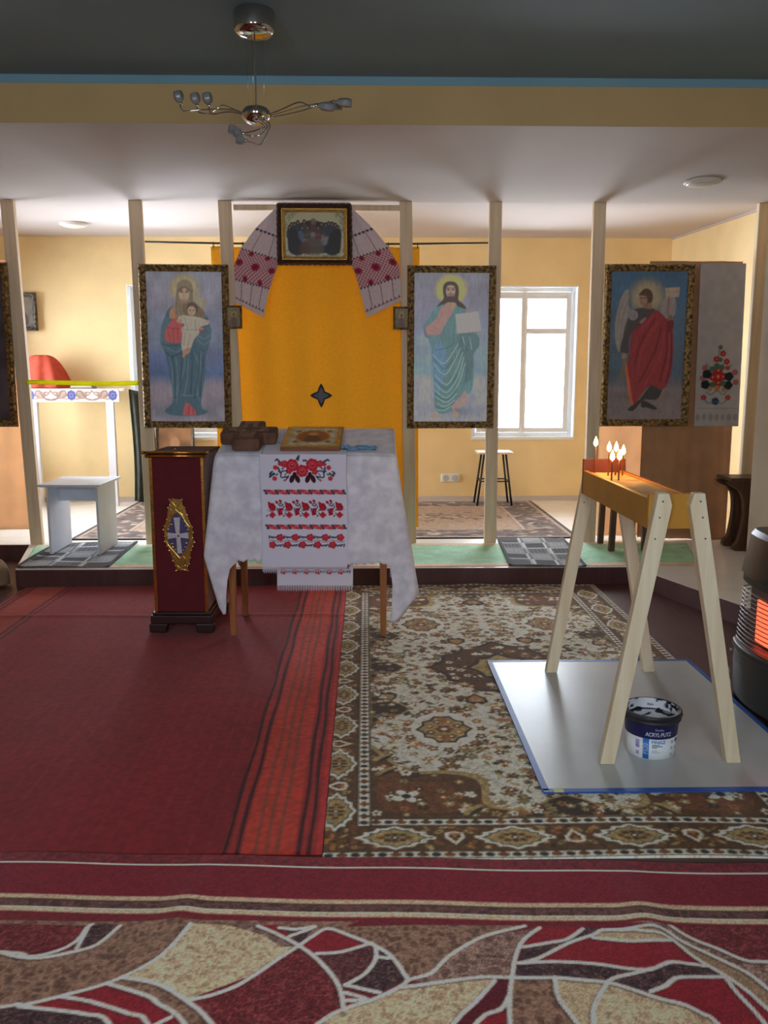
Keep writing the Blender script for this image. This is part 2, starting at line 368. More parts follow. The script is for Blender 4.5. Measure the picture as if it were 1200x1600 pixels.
# curtain wire and curtain
WIRE = mat('dark_wire', (70, 60, 50), rough=.5, metal=.6)
tag(MB().tube([(-1.76, 7.06, 2.565), (-1.2, 7.06, 2.556), (-.35, 7.06, 2.55), (.45, 7.06, 2.557), (1.0, 7.06, 2.565)], .008).build('curtain_wire', WIRE), 'dark curtain wire stretched between the uprights', 'wire')
CURT = mat('orange_curtain_cloth', (240, 192, 52), rough=.85, var=.05, scale=60, bump=.1, bscale=400, trans=.35, sheen=.2)
def cloth_grid(name, m, nu, nv, fn, parent=None, solid=.003):
    U, V = np.meshgrid(np.linspace(0, 1, nu), np.linspace(0, 1, nv)); P = np.stack(fn(U, V), -1)
    o = mesh_np(name, P.reshape(-1, 3), grid_quads(nu, nv), m, parent)
    md = o.modifiers.new('thickness', 'SOLIDIFY'); md.thickness = solid; md.offset = 0
    return o
rootc = empty('orange_curtain', (0, 0, 0), label='plain orange curtain hung on a wire behind the covered table', cat='curtain')
def curt(U, V):
    X = -1.245+U*(1.68)+.012*np.sin(U*9+V*2)*(1-V)
    return X, 7.092+.010*np.sin(U*34+1.5*np.sin(V*2))*(.5+.5*(1-V))+.010*np.sin(U*11)*(1-V), .235+V*(2.30)+.004*np.sin(U*40)
cloth_grid('drape', CURT, 120, 60, curt, rootc)
BLK = mat('dark_embroidery', (38, 38, 42), rough=.7, var=.3, scale=80)
GRY = mat('grey_embroidery', (96, 100, 112), rough=.7, var=.3, scale=120)
ex, ey, ez = at(502, 618, 7.078)
def star(r0, r1, n=4, m=10):
    P = []
    for k in range(n):
        a0 = PI/2+k*2*PI/n
        for q in range(m):
            t = q/m; rr = r1+(r0-r1)*(1-2*min(t, 1-t))**1.7; P.append((ex+rr*math.cos(a0+t*2*PI/n), ez+rr*1.08*math.sin(a0+t*2*PI/n)))
    return P
st = MB().prism(star(.092, .044), ey-.008, ey-.002, 'y').build('star_patch', BLK, rootc); st['label'] = 'dark four pointed star patch'
c = MB().prism(star(.062, .030), ey-.0105, ey-.008, 'y')
for k in range(4):
    a = PI/2+k*PI/2; c.ball((ex+.03*math.cos(a), ey-.011, ez+.03*math.sin(a)), .01, .004, .01)
c.build('star_stitching', GRY, st)
for k in range(15):      # rings on the wire
    x = -1.22+k*.117
    MB().tube([(x+.0, 7.075+.024*math.cos(a), 2.547+.022*math.sin(a)) for a in np.linspace(0, 2*PI, 9)], .003, 6).build('curtain_ring', WIRE, rootc)

# cloths that close the two ends of the screen
BRC = mat('shaded_brown_cloth', (184, 140, 104), rough=.95, var=.09, scale=7, bump=.2, bscale=300, trans=.12)  # same fabric as the peach one, its shade put into the colour
PEA = mat('backlit_peach_cloth', (240, 208, 174), rough=.9, var=.05, scale=7, bump=.2, bscale=300, trans=.6)  # same fabric as the brown one, its backlight put into the colour
o = cloth_grid('brown_curtain', BRC, 60, 40, lambda U, V: (2.30+U*.76, 7.045+.010*np.sin(U*15)+.004*np.sin(U*47), .155+V*(2.27)-.03*U*(1-V)))
tag(o, 'brown cloth below the flower embroidered cloth at the right end of the screen', 'curtain')
o = cloth_grid('backlit_curtain', PEA, 30, 40, lambda U, V: (1.955+U*.40, 7.065+.008*np.sin(U*9), .165+V*(2.20)))  # backlit part of the brown panel, made as a separate paler strip
tag(o, 'narrow strip painted paler as the backlit part of the brown cloth, behind the lit candles', 'curtain')
o = cloth_grid('backlit_curtain', PEA, 60, 40, lambda U, V: (-4.1+U*1.31, 7.04+.010*np.sin(U*15)+.003*np.sin(U*47), .24+V*2.18))
tag(o, 'peach coloured cloth closing the left end of the screen below the left picture', 'curtain')

# ================================================================ PICTURES
def frame_mat(name, c1, c2, metal=.6):
    return mat(name, c1, rough=.42, metal=metal, scale=42, col2=c2, bump=1.0, bscale=70)
BRONZE = frame_mat('carved_bronze_frame', (176, 142, 88), (56, 42, 28))
def frame_mesh(w, h, bw, dp, amp=.004, per=.035, step=.0045, edge=0.0):
    """carved moulding around a w x h picture, front towards -y, centred on the origin in x and z"""
    prof = [(0, 0), (0, -dp*.55), (bw*.10, -dp*.85), (bw*.25, -dp), (bw*.42, -dp*.86), (bw*.6, -dp*.62), (bw*.78, -dp*.58), (bw*.9, -dp*.5), (bw, -dp*.42), (bw, 0)]
    cor = [(-w/2, -h/2), (w/2, -h/2), (w/2, h/2), (-w/2, h/2)]; b = MB()
    for k in range(4):
        a, c = Vector(cor[k]), Vector(cor[(k+1) % 4]); L = (c-a).length; d = (c-a)/L; inn = Vector((-d.y, d.x)); n = max(4, int(L/step))
        vs = []
        for i in range(n+1):
            t = i/n*L
            for j, (q, y) in enumerate(prof):
                wob = 0
                if 1 <= j <= 4: wob = amp*math.sin(2*PI*t/per+j*1.1)+amp*.6*math.sin(2*PI*t/(per*.45)+j*2.3)
                if j in (6, 7): wob = amp*.45*math.sin(2*PI*t/(per*.3))
                tt = min(max(t, q), L-q)
                p = a+d*tt+inn*(q-(edge*abs(math.sin(PI*t/per)) if j < 3 else 0)); vs.append((p.x, y-wob, p.y))
        m_ = len(prof)
        b.add(vs, [(i*m_+j, (i+1)*m_+j, (i+1)*m_+j+1, i*m_+j+1) for i in range(n) for j in range(m_-1)], True)
    return b
PRINT = painted('printed_picture', rough=.42, bump=.05, bscale=300, spec=.35)
def picture(name, label, cv, w, h, bw, dp, loc, gain, fm=BRONZE, rx=0, rz=0, ry=0, cat='picture', group=None, amp=.004, per=.035, edge=0.0, pm=PRINT, haze=0.0):
    root = empty(name, loc, 0, label, cat, group); root.rotation_euler = (rx, ry, rz)
    frame_mesh(w, h, bw, dp, amp, per, edge=edge).build('frame', fm, root)
    bx('backing', mat('picture_backing', (96, 76, 54), rough=.8, var=.1), root, -w/2+.006, w/2-.006, -.012, 0, -h/2+.006, h/2-.006)
    iw, ih = w-2*bw+.006, h-2*bw+.006
    if haze: soften(cv, haze)
    X = lambda u, v: (u/cv.W*iw-iw/2, 0*u-.0145, v/cv.H*ih-ih/2)
    p = sheet('printed_image', cv, X, pm, root, gain)
    return root

def soften(cv, haze):          # soft colour print, with a pale reflection haze mixed into its colours
    a = cv.a; q_ = np.pad(a, ((1, 1), (1, 1), (0, 0)), mode='edge')
    cv.a = (q_[1:-1, 1:-1]*2+q_[:-2, 1:-1]+q_[2:, 1:-1]+q_[1:-1, :-2]+q_[1:-1, 2:])/6
    s_ = vnoise(cv.ny//5+2, cv.nx, 3.2, 5); s_ = np.repeat(s_, 5, 0)[:cv.ny]; s_ = (s_+np.roll(s_, 2, 0)+np.roll(s_, 4, 0))/3     # brushed vertical strokes
    n = s_*.6+vnoise(cv.ny, cv.nx, 5, 6)*.4; cv.a *= (1+.09*(2*n-1))[..., None]
    cv.a = cv.a*(1-haze)+np.array((142, 142, 146))*haze
class Pic:                     # a print drawn in the coordinates of a zoomed crop
    def __init__(s, W, H, res, c):       # c: TL, TR, BR, BL in crop pixels
        s.cv = Canvas(W, H, res); s.W, s.H = W, H; s.c = c
    def p(s, q):
        TL, TR, BR, BL = s.c; v = (q[1]-TL[1])/(BL[1]-TL[1]); l = TL[0]+(BL[0]-TL[0])*v; r = TR[0]+(BR[0]-TR[0])*v
        return ((q[0]-l)/(r-l)*s.W, (1-v)*s.H)
    def k(s): return s.W/(s.c[1][0]-s.c[0][0])
    def grad(s, stops):
        ys = np.array([(1-(y-s.c[0][1])/(s.c[3][1]-s.c[0][1]))*s.H for y, _ in stops]); cs = np.array([c for _, c in stops], float); o = np.argsort(ys)
        for ch in range(3): s.cv.a[:, :, ch] = np.interp(s.cv.y, ys[o], cs[o, ch])[:, None]
    def clouds(s, amt, cell, seed): s.cv.a *= 1+amt*(2*vnoise(s.cv.ny, s.cv.nx, cell, seed)-1)[..., None]
    def poly(s, pts, col, a=1, soft=4): s.cv.poly([s.p(q) for q in smooth(pts)], col, a, soft*s.k())
    def hard(s, pts, col, a=1, soft=2): s.cv.poly([s.p(q) for q in pts], col, a, soft*s.k())
    def ell(s, x, y, rx, ry, col, rot=0, a=1, soft=4):
        q = s.p((x, y)); k = s.k(); s.cv.ell(q[0], q[1], rx*k, ry*k, col, rot, a, soft*k)
    def line(s, pts, w, col, a=.8): s.cv.line([s.p(q) for q in smooth(pts, False)], w*s.k(), col, a)
def smooth(pts, closed=True, n=4):
    P = [np.array(p, float) for p in pts]; N = len(P); out = []
    for i in range(N if closed else N-1):
        if closed: a, b, c, d = P[i-1], P[i], P[(i+1) % N], P[(i+2) % N]
        else: a, b, c, d = P[max(i-1, 0)], P[i], P[i+1], P[min(i+2, N-1)]
        for q in range(n):
            t = q/n; out.append(tuple(.5*((2*b)+(-a+c)*t+(2*a-5*b+4*c-d)*t*t+(-a+3*b-3*c+d)*t**3)))
    if not closed: out.append(tuple(P[-1]))
    return out

# --- mother and child
P = Pic(.6, 1.19, .0032, [(115, 140), (785, 148), (845, 1495), (200, 1495)])
P.grad([(140, (116, 120, 132)), (420, (118, 118, 132)), (560, (106, 114, 132)), (800, (98, 110, 132)), (900, (78, 92, 130)), (1060, (62, 84, 122)), (1130, (84, 92, 120)), (1200, (122, 112, 124)), (1330, (112, 106, 118)), (1400, (122, 118, 130)), (1495, (126, 122, 134))])
P.clouds(.10, 26, 3)
P.ell(250, 1210, 130, 90, (124, 114, 124), a=.8, soft=60); P.ell(760, 1180, 110, 80, (124, 114, 126), a=.8, soft=50); P.ell(690, 950, 120, 60, (98, 102, 130), a=.5, soft=60)
P.ell(460, 290, 130, 125, (138, 130, 104), soft=26); P.ell(460, 290, 95, 92, (148, 138, 106), soft=30)
P.ell(580, 430, 75, 70, (140, 130, 92), a=.7, soft=18)
P.ell(500, 1400, 220, 40, (58, 66, 78), a=.6, soft=40)
P.poly([(335, 465), (300, 540), (268, 650), (268, 780), (300, 850), (330, 950), (350, 1060), (378, 1200), (382, 1320), (320, 1390), (345, 1425), (430, 1440), (560, 1440), (640, 1430), (695, 1400), (640, 1370), (632, 1280), (655, 1100), (662, 900), (690, 790), (705, 690), (690, 610), (655, 525), (560, 480), (420, 450)], (52, 78, 92))
P.poly([(300, 540), (268, 650), (268, 780), (300, 850), (340, 860), (330, 700), (345, 580)], (62, 92, 104), .8)
P.poly([(600, 650), (700, 640), (700, 740), (650, 830), (580, 800), (560, 740)], (60, 84, 98), .9)
for a in ([(330, 820), (400, 860), (450, 830)], [(340, 900), (370, 1000), (380, 1150), (400, 1300)], [(400, 900), (420, 1050), (415, 1250)], [(480, 900), (470, 1050), (430, 1180), (420, 1330)], [(560, 860), (600, 980), (590, 1150), (610, 1300)], [(620, 850), (620, 1000), (650, 1180)], [(510, 920), (505, 1100), (480, 1250)], [(580, 700), (640, 740), (700, 700)], [(580, 740), (640, 790), (690, 760)], [(460, 1250), (540, 1255), (600, 1240)]):
    P.line(a, 9, (98, 122, 126), .55)
for a in ([(365, 900), (395, 1050), (400, 1280)], [(450, 850), (455, 1000), (445, 1200)], [(540, 850), (545, 1000), (540, 1240)], [(605, 870), (600, 1050), (570, 1280)], [(640, 900), (630, 1100), (620, 1260)], [(300, 840), (360, 900), (440, 870)], [(280, 780), (320, 800), (420, 800)]):
    P.line(a, 12, (30, 46, 58), .6)
P.poly([(500, 1320), (478, 1400), (485, 1438), (590, 1432), (580, 1390), (545, 1345)], (150, 66, 70)); P.line([(530, 1350), (520, 1430)], 8, (110, 40, 48)); P.line([(560, 1380), (565, 1430)], 7, (110, 40, 48))
P.poly([(350, 470), (390, 455), (410, 540), (360, 565), (335, 540)], (150, 108, 78))
P.poly([(368, 560), (310, 650), (298, 730), (330, 770), (400, 778), (440, 765), (455, 640), (430, 560)], (156, 66, 66))
for a in ([(330, 690), (350, 750)], [(370, 650), (380, 770)], [(410, 640), (420, 760)], [(320, 640), (440, 650)]): P.line(a, 8, (112, 42, 46), .7)
P.poly([(600, 640), (650, 640), (630, 670), (590, 680)], (120, 54, 56))
P.poly([(400, 255), (430, 225), (470, 212), (515, 240), (538, 300), (540, 390), (600, 450), (658, 530), (600, 560), (500, 560), (440, 560), (395, 545), (385, 480), (390, 380)], (112, 100, 78))
P.poly([(455, 430), (500, 420), (600, 455), (655, 530), (590, 550), (470, 530)], (92, 78, 56), .8)
for a in ([(405, 300), (395, 420), (400, 520)], [(530, 300), (530, 400)], [(420, 440), (440, 530)], [(560, 460), (620, 530)]): P.line(a, 8, (82, 72, 54), .7)
P.ell(460, 340, 45, 66, (172, 140, 116)); P.poly([(432, 392), (488, 392), (478, 425), (442, 425)], (128, 102, 84), .8)
P.poly([(415, 290), (460, 268), (507, 290), (505, 320), (460, 288), (418, 325)], (96, 84, 66))
for x in (438, 484): P.ell(x, 322, 12, 6, (56, 42, 38), soft=3); P.line([(x-16, 308), (x+14, 306)], 6, (80, 60, 48), .8)
P.line([(461, 325), (456, 362), (466, 364)], 5, (130, 98, 80), .9); P.line([(450, 380), (472, 380)], 4, (140, 88, 78), .9)
P.poly([(415, 548), (450, 528), (520, 535), (600, 548), (680, 580), (676, 610), (630, 625), (600, 650), (600, 690), (560, 740), (540, 800), (525, 830), (470, 870), (447, 800), (452, 690), (440, 655), (470, 612), (420, 590)], (158, 148, 132))
for a in ([(470, 560), (500, 640)], [(560, 570), (570, 650)], [(480, 680), (470, 800)], [(520, 700), (500, 820)], [(450, 655), (590, 660)]): P.line(a, 7, (116, 106, 92), .7)
P.ell(535, 470, 50, 56, (72, 56, 42)); P.ell(530, 490, 36, 42, (170, 136, 110))
for x in (516, 546): P.ell(x, 486, 8, 5, (52, 38, 34), soft=2)
P.line([(522, 512), (540, 512)], 5, (130, 72, 62)); P.line([(531, 490), (529, 502)], 4, (136, 104, 84))
P.ell(672, 585, 18, 12, (164, 130, 106)); P.ell(425, 580, 28, 18, (160, 122, 98))
P.poly([(468, 840), (520, 820), (522, 860), (485, 890), (462, 912), (458, 880)], (150, 110, 90)); P.ell(620, 650, 16, 10, (150, 108, 86))
FW, FH = .705, 1.285
picture('mother_and_child_picture', 'tall framed picture of a mother in blue holding a child in white', P.cv, FW, FH, .055, .045, (-1.44, YS-.003, 1.733), 3.0, ry=.004, haze=.15, group='tall framed pictures on the icon screen')

# --- man with an open book
P = Pic(.6, 1.19, .0032, [(208, 150), (875, 145), (855, 1490), (210, 1490)])
P.grad([(145, (112, 116, 126)), (400, (120, 120, 136)), (640, (122, 130, 152)), (850, (120, 142, 172)), (1040, (108, 136, 168)), (1110, (138, 144, 164)), (1300, (134, 138, 152)), (1490, (146, 150, 166))])
P.clouds(.08, 30, 9); P.ell(280, 1200, 120, 100, (148, 148, 168), a=.6, soft=60); P.ell(800, 1150, 100, 80, (146, 150, 170), a=.6, soft=60)
P.ell(535, 300, 128, 125, (178, 164, 84), soft=26); P.ell(535, 300, 95, 95, (188, 174, 92), soft=30)
P.ell(600, 1390, 190, 40, (86, 96, 112), a=.6, soft=40)
P.poly([(440, 410), (370, 500), (300, 620), (310, 700), (350, 770), (372, 900), (385, 1100), (396, 1340), (440, 1412), (530, 1400), (600, 1350), (650, 1240), (725, 1180), (738, 1000), (740, 860), (785, 800), (770, 690), (690, 520), (640, 440), (560, 420)], (82, 118, 122))
P.poly([(600, 700), (770, 700), (780, 800), (735, 870), (735, 1000), (690, 1130), (640, 950)], (74, 102, 108), .8)
P.ell(430, 940, 62, 150, (84, 124, 172), a=.9, soft=24); P.ell(420, 1120, 45, 110, (84, 122, 168), a=.6, soft=24)
for a in ([(380, 880), (470, 960), (540, 880), (600, 780)], [(385, 960), (480, 1060), (560, 950), (620, 820)], [(395, 1060), (500, 1150), (580, 1030), (640, 860)], [(400, 1140), (500, 1220), (600, 1080), (650, 900)], [(400, 1200), (500, 1270), (600, 1150), (660, 960)], [(405, 1260), (500, 1310), (590, 1230)], [(420, 1320), (490, 1350), (570, 1290)], [(420, 1380), (480, 1385), (540, 1340)], [(640, 720), (660, 820)], [(700, 720), (720, 830)]):
    P.line(a, 9, (158, 182, 166), .6)
for a in ([(390, 920), (480, 1010), (550, 920)], [(395, 1100), (500, 1185), (590, 1060)], [(400, 1230), (500, 1290), (590, 1190)], [(410, 1350), (480, 1368), (560, 1320)], [(560, 700), (540, 800), (400, 840)], [(620, 740), (680, 840)], [(690, 1000), (660, 1130)]):
    P.line(a, 11, (54, 86, 96), .6)
P.poly([(690, 1120), (725, 1180), (690, 1240), (660, 1210)], (84, 124, 128)); P.poly([(620, 1260), (660, 1205), (692, 1290), (640, 1350), (560, 1370), (545, 1345)], (160, 128, 128)); P.line([(600, 1340), (670, 1270)], 8, (184, 150, 120), .7)
P.poly([(455, 448), (405, 560), (310, 640), (318, 690), (350, 700), (440, 690), (475, 620), (530, 530), (565, 450), (510, 470)], (190, 118, 112))
for a in ([(460, 500), (420, 600)], [(500, 500), (450, 620)], [(360, 620), (430, 660)], [(340, 660), (420, 680)]): P.line(a, 7, (150, 84, 84), .6)
P.poly([(470, 510), (500, 520), (500, 590), (440, 640), (430, 620), (455, 580)], (152, 122, 118), .9)
P.poly([(300, 610), (292, 650), (312, 720), (350, 730), (320, 680)], (90, 96, 118))
P.poly([(462, 310), (470, 260), (500, 232), (560, 232), (595, 265), (604, 330), (600, 390), (640, 425), (670, 470), (600, 450), (560, 420), (500, 420), (440, 440), (410, 450), (455, 400), (470, 370)], (60, 50, 46))
P.poly([(500, 415), (570, 415), (580, 450), (515, 472), (478, 452)], (152, 124, 104))
P.ell(531, 312, 42, 62, (158, 132, 112)); P.poly([(487, 330), (500, 360), (531, 350), (562, 360), (577, 330), (572, 385), (535, 412), (495, 388)], (66, 52, 46)); P.ell(531, 356, 20, 7, (120, 82, 74)); P.line([(505, 345), (531, 338), (558, 345)], 7, (66, 52, 46))
P.poly([(490, 300), (500, 252), (560, 250), (577, 300), (560, 265), (505, 266)], (64, 52, 46))
for x in (510, 553): P.ell(x, 300, 11, 6, (52, 42, 40), soft=3); P.line([(x-14, 287), (x+14, 286)], 6, (78, 60, 50), .8)
P.line([(532, 300), (528, 330), (537, 332)], 5, (120, 92, 78))
P.hard([(573, 518), (775, 492), (802, 668), (588, 690)], (176, 168, 156)); P.line([(580, 520), (592, 688)], 8, (150, 140, 128)); 
for k in range(7): P.line([(612, 548+k*18), (765, 532+k*18)], 4, (152, 144, 134), .5)
P.line([(588, 690), (690, 682), (802, 668)], 6, (120, 112, 104)); P.ell(690, 498, 26, 8, (150, 116, 100))
P.ell(400, 1432, 42, 22, (160, 132, 118), .2); P.ell(585, 1422, 32, 26, (158, 130, 118), -.3); P.line([(560, 1370), (575, 1410)], 22, (150, 122, 112))
picture('man_with_book_picture', 'tall framed picture of a bearded man holding an open white book', P.cv, FW, FH, .055, .045, (.684, YS-.003, 1.729), 3.1, haze=.14, group='tall framed pictures on the icon screen')

# --- winged figure in a red cloak
P = Pic(.6, 1.19, .0032, [(150, 138), (805, 128), (745, 1470), (88, 1478)])
P.grad([(128, (58, 86, 112)), (450, (64, 90, 114)), (800, (72, 88, 104)), (1050, (66, 82, 98)), (1150, (86, 86, 92)), (1200, (112, 100, 100)), (1478, (112, 100, 98))])
P.clouds(.06, 30, 5); P.ell(250, 1260, 160, 40, (84, 76, 80), a=.5, soft=30)
P.ell(450, 365, 150, 150, (122, 112, 96), soft=40); P.ell(450, 365, 110, 110, (146, 134, 106), soft=40)
P.poly([(292, 298), (232, 360), (192, 500), (170, 650), (182, 800), (220, 860), (280, 700), (320, 520), (290, 440)], (130, 122, 116)); 
for a in ([(280, 330), (210, 520), (190, 760)], [(290, 400), (235, 560), (215, 780)], [(300, 480), (255, 620), (240, 780)]): P.line(a, 7, (100, 94, 94), .6)
P.poly([(600, 380), (690, 375), (690, 520), (615, 560), (560, 495)], (126, 116, 116)); P.line([(640, 390), (620, 520)], 7, (100, 92, 94), .6)
P.hard([(605, 288), (732, 280), (722, 370), (608, 372)], (146, 132, 116)); P.line([(612, 326), (720, 320)], 4, (112, 100, 90)); P.line([(636, 372), (632, 545)], 16, (120, 92, 80))
P.poly([(480, 1160), (560, 1080), (600, 1100), (545, 1280), (430, 1290), (380, 1300)], (50, 48, 46))
P.poly([(275, 1385), (320, 1340), (370, 1300), (400, 1300), (340, 1380), (310, 1398)], (48, 44, 42)); P.poly([(400, 1300), (440, 1310), (530, 1368), (512, 1386), (440, 1365), (395, 1360)], (48, 44, 42)); P.hard([(470, 1295), (530, 1300), (525, 1350)], (108, 98, 94), .9)
P.poly([(320, 490), (270, 600), (240, 720), (215, 860), (285, 870), (300, 720), (420, 590), (520, 490), (440, 460)], (62, 58, 58)); P.ell(330, 530, 42, 46, (116, 110, 120)); P.line([(230, 870), (275, 880)], 16, (120, 96, 76)); P.ell(250, 900, 22, 26, (132, 104, 88)); P.poly([(380, 590), (440, 545), (420, 610)], (126, 112, 110), .8)
P.poly([(248, 915), (215, 1010), (200, 1120), (250, 1080), (280, 940)], (104, 88, 72), .8); P.poly([(265, 960), (262, 1080), (300, 1320), (330, 1318), (300, 1100)], (172, 86, 50))
P.poly([(520, 490), (420, 590), (318, 690), (292, 900), (275, 980), (300, 1150), (322, 1310), (352, 1318), (400, 1240), (480, 1160), (560, 1200), (625, 1150), (668, 960), (668, 640), (620, 570), (565, 510)], (124, 42, 46))
for a in ([(500, 540), (380, 690), (330, 860)], [(540, 600), (420, 800), (360, 1050)], [(600, 680), (560, 900), (430, 1150)], [(640, 720), (640, 900), (590, 1100)]): P.line(a, 14, (150, 58, 58), .5)
for a in ([(520, 560), (400, 760), (340, 980)], [(570, 640), (520, 840), (380, 1130)], [(620, 660), (620, 850), (560, 1120)], [(660, 700), (655, 960), (615, 1130)]): P.line(a, 15, (80, 24, 32), .6)
P.ell(648, 560, 22, 30, (120, 84, 70)); P.poly([(625, 590), (675, 580), (668, 660), (620, 680)], (96, 36, 38))
P.ell(442, 372, 58, 76, (72, 52, 42)); P.ell(418, 388, 38, 58, (138, 106, 90)); P.poly([(440, 430), (485, 420), (488, 470), (430, 470)], (124, 94, 80)); P.poly([(380, 350), (410, 320), (460, 330), (455, 400), (440, 360)], (74, 52, 42))
for x in (400, 430): P.ell(x, 378, 9, 5, (50, 38, 34), soft=2)
P.line([(408, 380), (400, 405), (410, 408)], 4, (104, 76, 64)); P.line([(402, 428), (424, 428)], 5, (108, 58, 54))
picture('winged_figure_picture', 'tall framed picture of a winged figure in a red cloak', P.cv, FW+.015, FH, .055, .045, (2.27, YS-.003, 1.745), 1.7, ry=-.004, haze=.08, group='tall framed pictures on the icon screen')

# --- picture cut by the left edge
P = Pic(.6, 1.19, .006, [(0, 0), (600, 0), (600, 1190), (0, 1190)])
P.grad([(0, (70, 66, 78)), (600, (66, 58, 66)), (1190, (84, 72, 76))]); P.clouds(.2, 20, 8); P.poly([(180, 200), (420, 200), (480, 700), (460, 1100), (140, 1100), (120, 700)], (74, 48, 44), 1, 10); P.ell(300, 160, 60, 75, (128, 100, 84)); P.ell(300, 150, 110, 105, (120, 104, 70), a=.4, soft=20)
picture('dark_robed_figure_picture', 'dark framed picture cut by the left edge of the photo', P.cv, FW, FH, .055, .045, (-3.165, YS-.003, 1.745), 1.2, group='tall framed pictures on the icon screen')

# --- supper picture above the curtain
P = Pic(.5, .385, .0025, [(388, 85), (790, 85), (790, 392), (388, 392)])
P.grad([(85, (138, 138, 110)), (392, (150, 150, 124))]); P.clouds(.22, 5, 2)
P.poly([(430, 200), (450, 150), (500, 110), (580, 95), (680, 110), (735, 160), (748, 210), (748, 330), (430, 330)], (168, 164, 132), 1, 2); 
P.hard([(430, 200), (445, 185), (490, 175), (580, 150), (640, 170), (700, 165), (740, 200), (745, 320), (735, 345), (445, 345), (430, 325)], (40, 38, 42), 1, 3)
hd = [(452, 180), (470, 178), (490, 168), (528, 164), (583, 158), (632, 178), (658, 184), (675, 174), (695, 176), (715, 182), (516, 200), (548, 198), (612, 200), (730, 196), (440, 196)]
robe = [(50, 54, 70), (66, 44, 40), (46, 58, 56), (74, 62, 52), (84, 52, 52), (50, 50, 62), (66, 58, 50), (44, 52, 70)]
P.poly([(500, 232), (560, 222), (640, 222), (672, 234), (660, 300), (515, 300)], (112, 112, 118), 1, 6)
P.poly([(545, 262), (620, 262), (640, 344), (530, 344)], (86, 72, 58), .9, 10)
for k, (x, y) in enumerate(hd):
    P.poly([(x-13, y+10), (x+13, y+10), (x+18, y+60), (x-18, y+60)], robe[k % 8], .95, 4)
    P.ell(x, y, 11, 14, (50, 42, 38), soft=2); P.ell(x, y+2, 6, 8, (120, 96, 80), soft=2)
P.ell(583, 160, 22, 20, (150, 138, 100), a=.4, soft=6); P.ell(583, 159, 9, 12, (120, 92, 74), soft=2)
for k in range(9): P.ell(525+k*15, 238+(k % 2)*5, 4, 3, (138, 120, 92), soft=1)
P.poly([(432, 215), (490, 225), (520, 344), (445, 344)], (40, 38, 44), 1, 6); P.poly([(690, 225), (746, 215), (735, 344), (660, 344)], (36, 33, 35), 1, 6)
P.poly([(490, 222), (518, 220), (530, 270), (500, 268)], (78, 90, 112), .9, 4); P.poly([(505, 290), (545, 280), (560, 344), (500, 344)], (78, 54, 44), .8, 6)
P.hard([(540, 362), (632, 362), (636, 384), (536, 384)], (176, 168, 130), 1, 1)
for (x, y) in ((410, 108), (765, 108), (410, 375), (765, 375)):
    for q in range(6): a = q*PI/3; P.ell(x+9*math.cos(a), y+9*math.sin(a), 6, 6, (112, 116, 96), soft=2)
SUP = picture('supper_picture', 'small gilt picture of people at a table in a dark carved frame', P.cv, .58, .455, .032, .05, (-.4, YS-.03, 2.6), 1.5, fm=frame_mat('dark_carved_wood', (92, 58, 44), (52, 30, 26), .1), amp=.006, per=.045, edge=.006)
frame_mesh(.52, .395, .03, .03, .0008, .02).build('gilt_slip', mat('gilt', (214, 172, 92), rough=.3, metal=.9, var=.15, scale=40), SUP, loc=(0, -.012, 0))

# --- two small icons on the uprights
GILT2 = frame_mat('worn_gilt_frame', (150, 118, 66), (80, 58, 32))
for (x, z, lb) in ((-1.045, 1.968, 'small gilt framed icon on the upright left of the orange curtain'), (.282, 1.962, 'small gilt framed icon on the upright right of the orange curtain')):
    P = Pic(.10, .14, .003, [(0, 0), (100, 0), (100, 140), (0, 140)]); P.grad([(0, (112, 98, 68)), (140, (96, 82, 56))]); P.clouds(.15, 4, int(abs(x)*10)); P.ell(50, 50, 22, 24, (136, 112, 66), soft=4); P.ell(50, 52, 10, 13, (84, 60, 46), soft=2); P.poly([(30, 130), (35, 75), (65, 75), (70, 130)], (86, 62, 48), 1, 4)
    picture('small_icon', lb, P.cv, .132, .18, .02, .02, (x, YS-.048, z), 1.7, fm=GILT2, cat='icon', group='small icons beside the curtain', amp=.001, per=.02)

# --- framed icon on the far wall and icon standing below the left window
P = Pic(.25, .3, .006, [(0, 0), (250, 0), (250, 300), (0, 300)]); P.grad([(0, (120, 112, 100)), (300, (92, 84, 76))]); P.clouds(.2, 8, 4); P.ell(120, 100, 40, 50, (74, 62, 56), soft=6); P.poly([(60, 280), (70, 160), (175, 160), (190, 280)], (72, 62, 58), 1, 6)
x0, _, z0 = at(57, 487, 9.36)
picture('wall_icon', 'dark framed icon hanging on the far wall above the red covered table', P.cv, .34, .40, .045, .04, (x0-.17, 9.385, z0), 1.3, fm=frame_mat('black_silver_frame', (120, 112, 98), (34, 28, 26), .4), cat='icon', per=.05)
P = Pic(.3, .5, .006, [(0, 0), (300, 0), (300, 500), (0, 500)]); P.grad([(0, (120, 88, 58)), (300, (96, 66, 44)), (500, (112, 90, 62))]); P.clouds(.25, 10, 6); P.ell(150, 130, 45, 55, (150, 112, 80), soft=6); P.poly([(60, 470), (80, 210), (220, 210), (240, 470)], (110, 62, 46), 1, 8)
picture('standing_icon', 'brown icon standing on the floor under the left window behind the lectern', P.cv, .42, .86, .04, .03, (-2.08, 9.26, .582), 1.3, fm=frame_mat('brown_wood_frame', (98, 72, 50), (60, 42, 30), .1), cat='icon', rx=-.12, amp=.001)

# ================================================================ RUGS
RUGM = painted('wool_pile', rough=.95, bump=.5, bscale=260, spec=.1, sheen=.15)
FLATM = painted('flat_weave', rough=.9, bump=.35, bscale=380, spec=.15, sheen=.1)

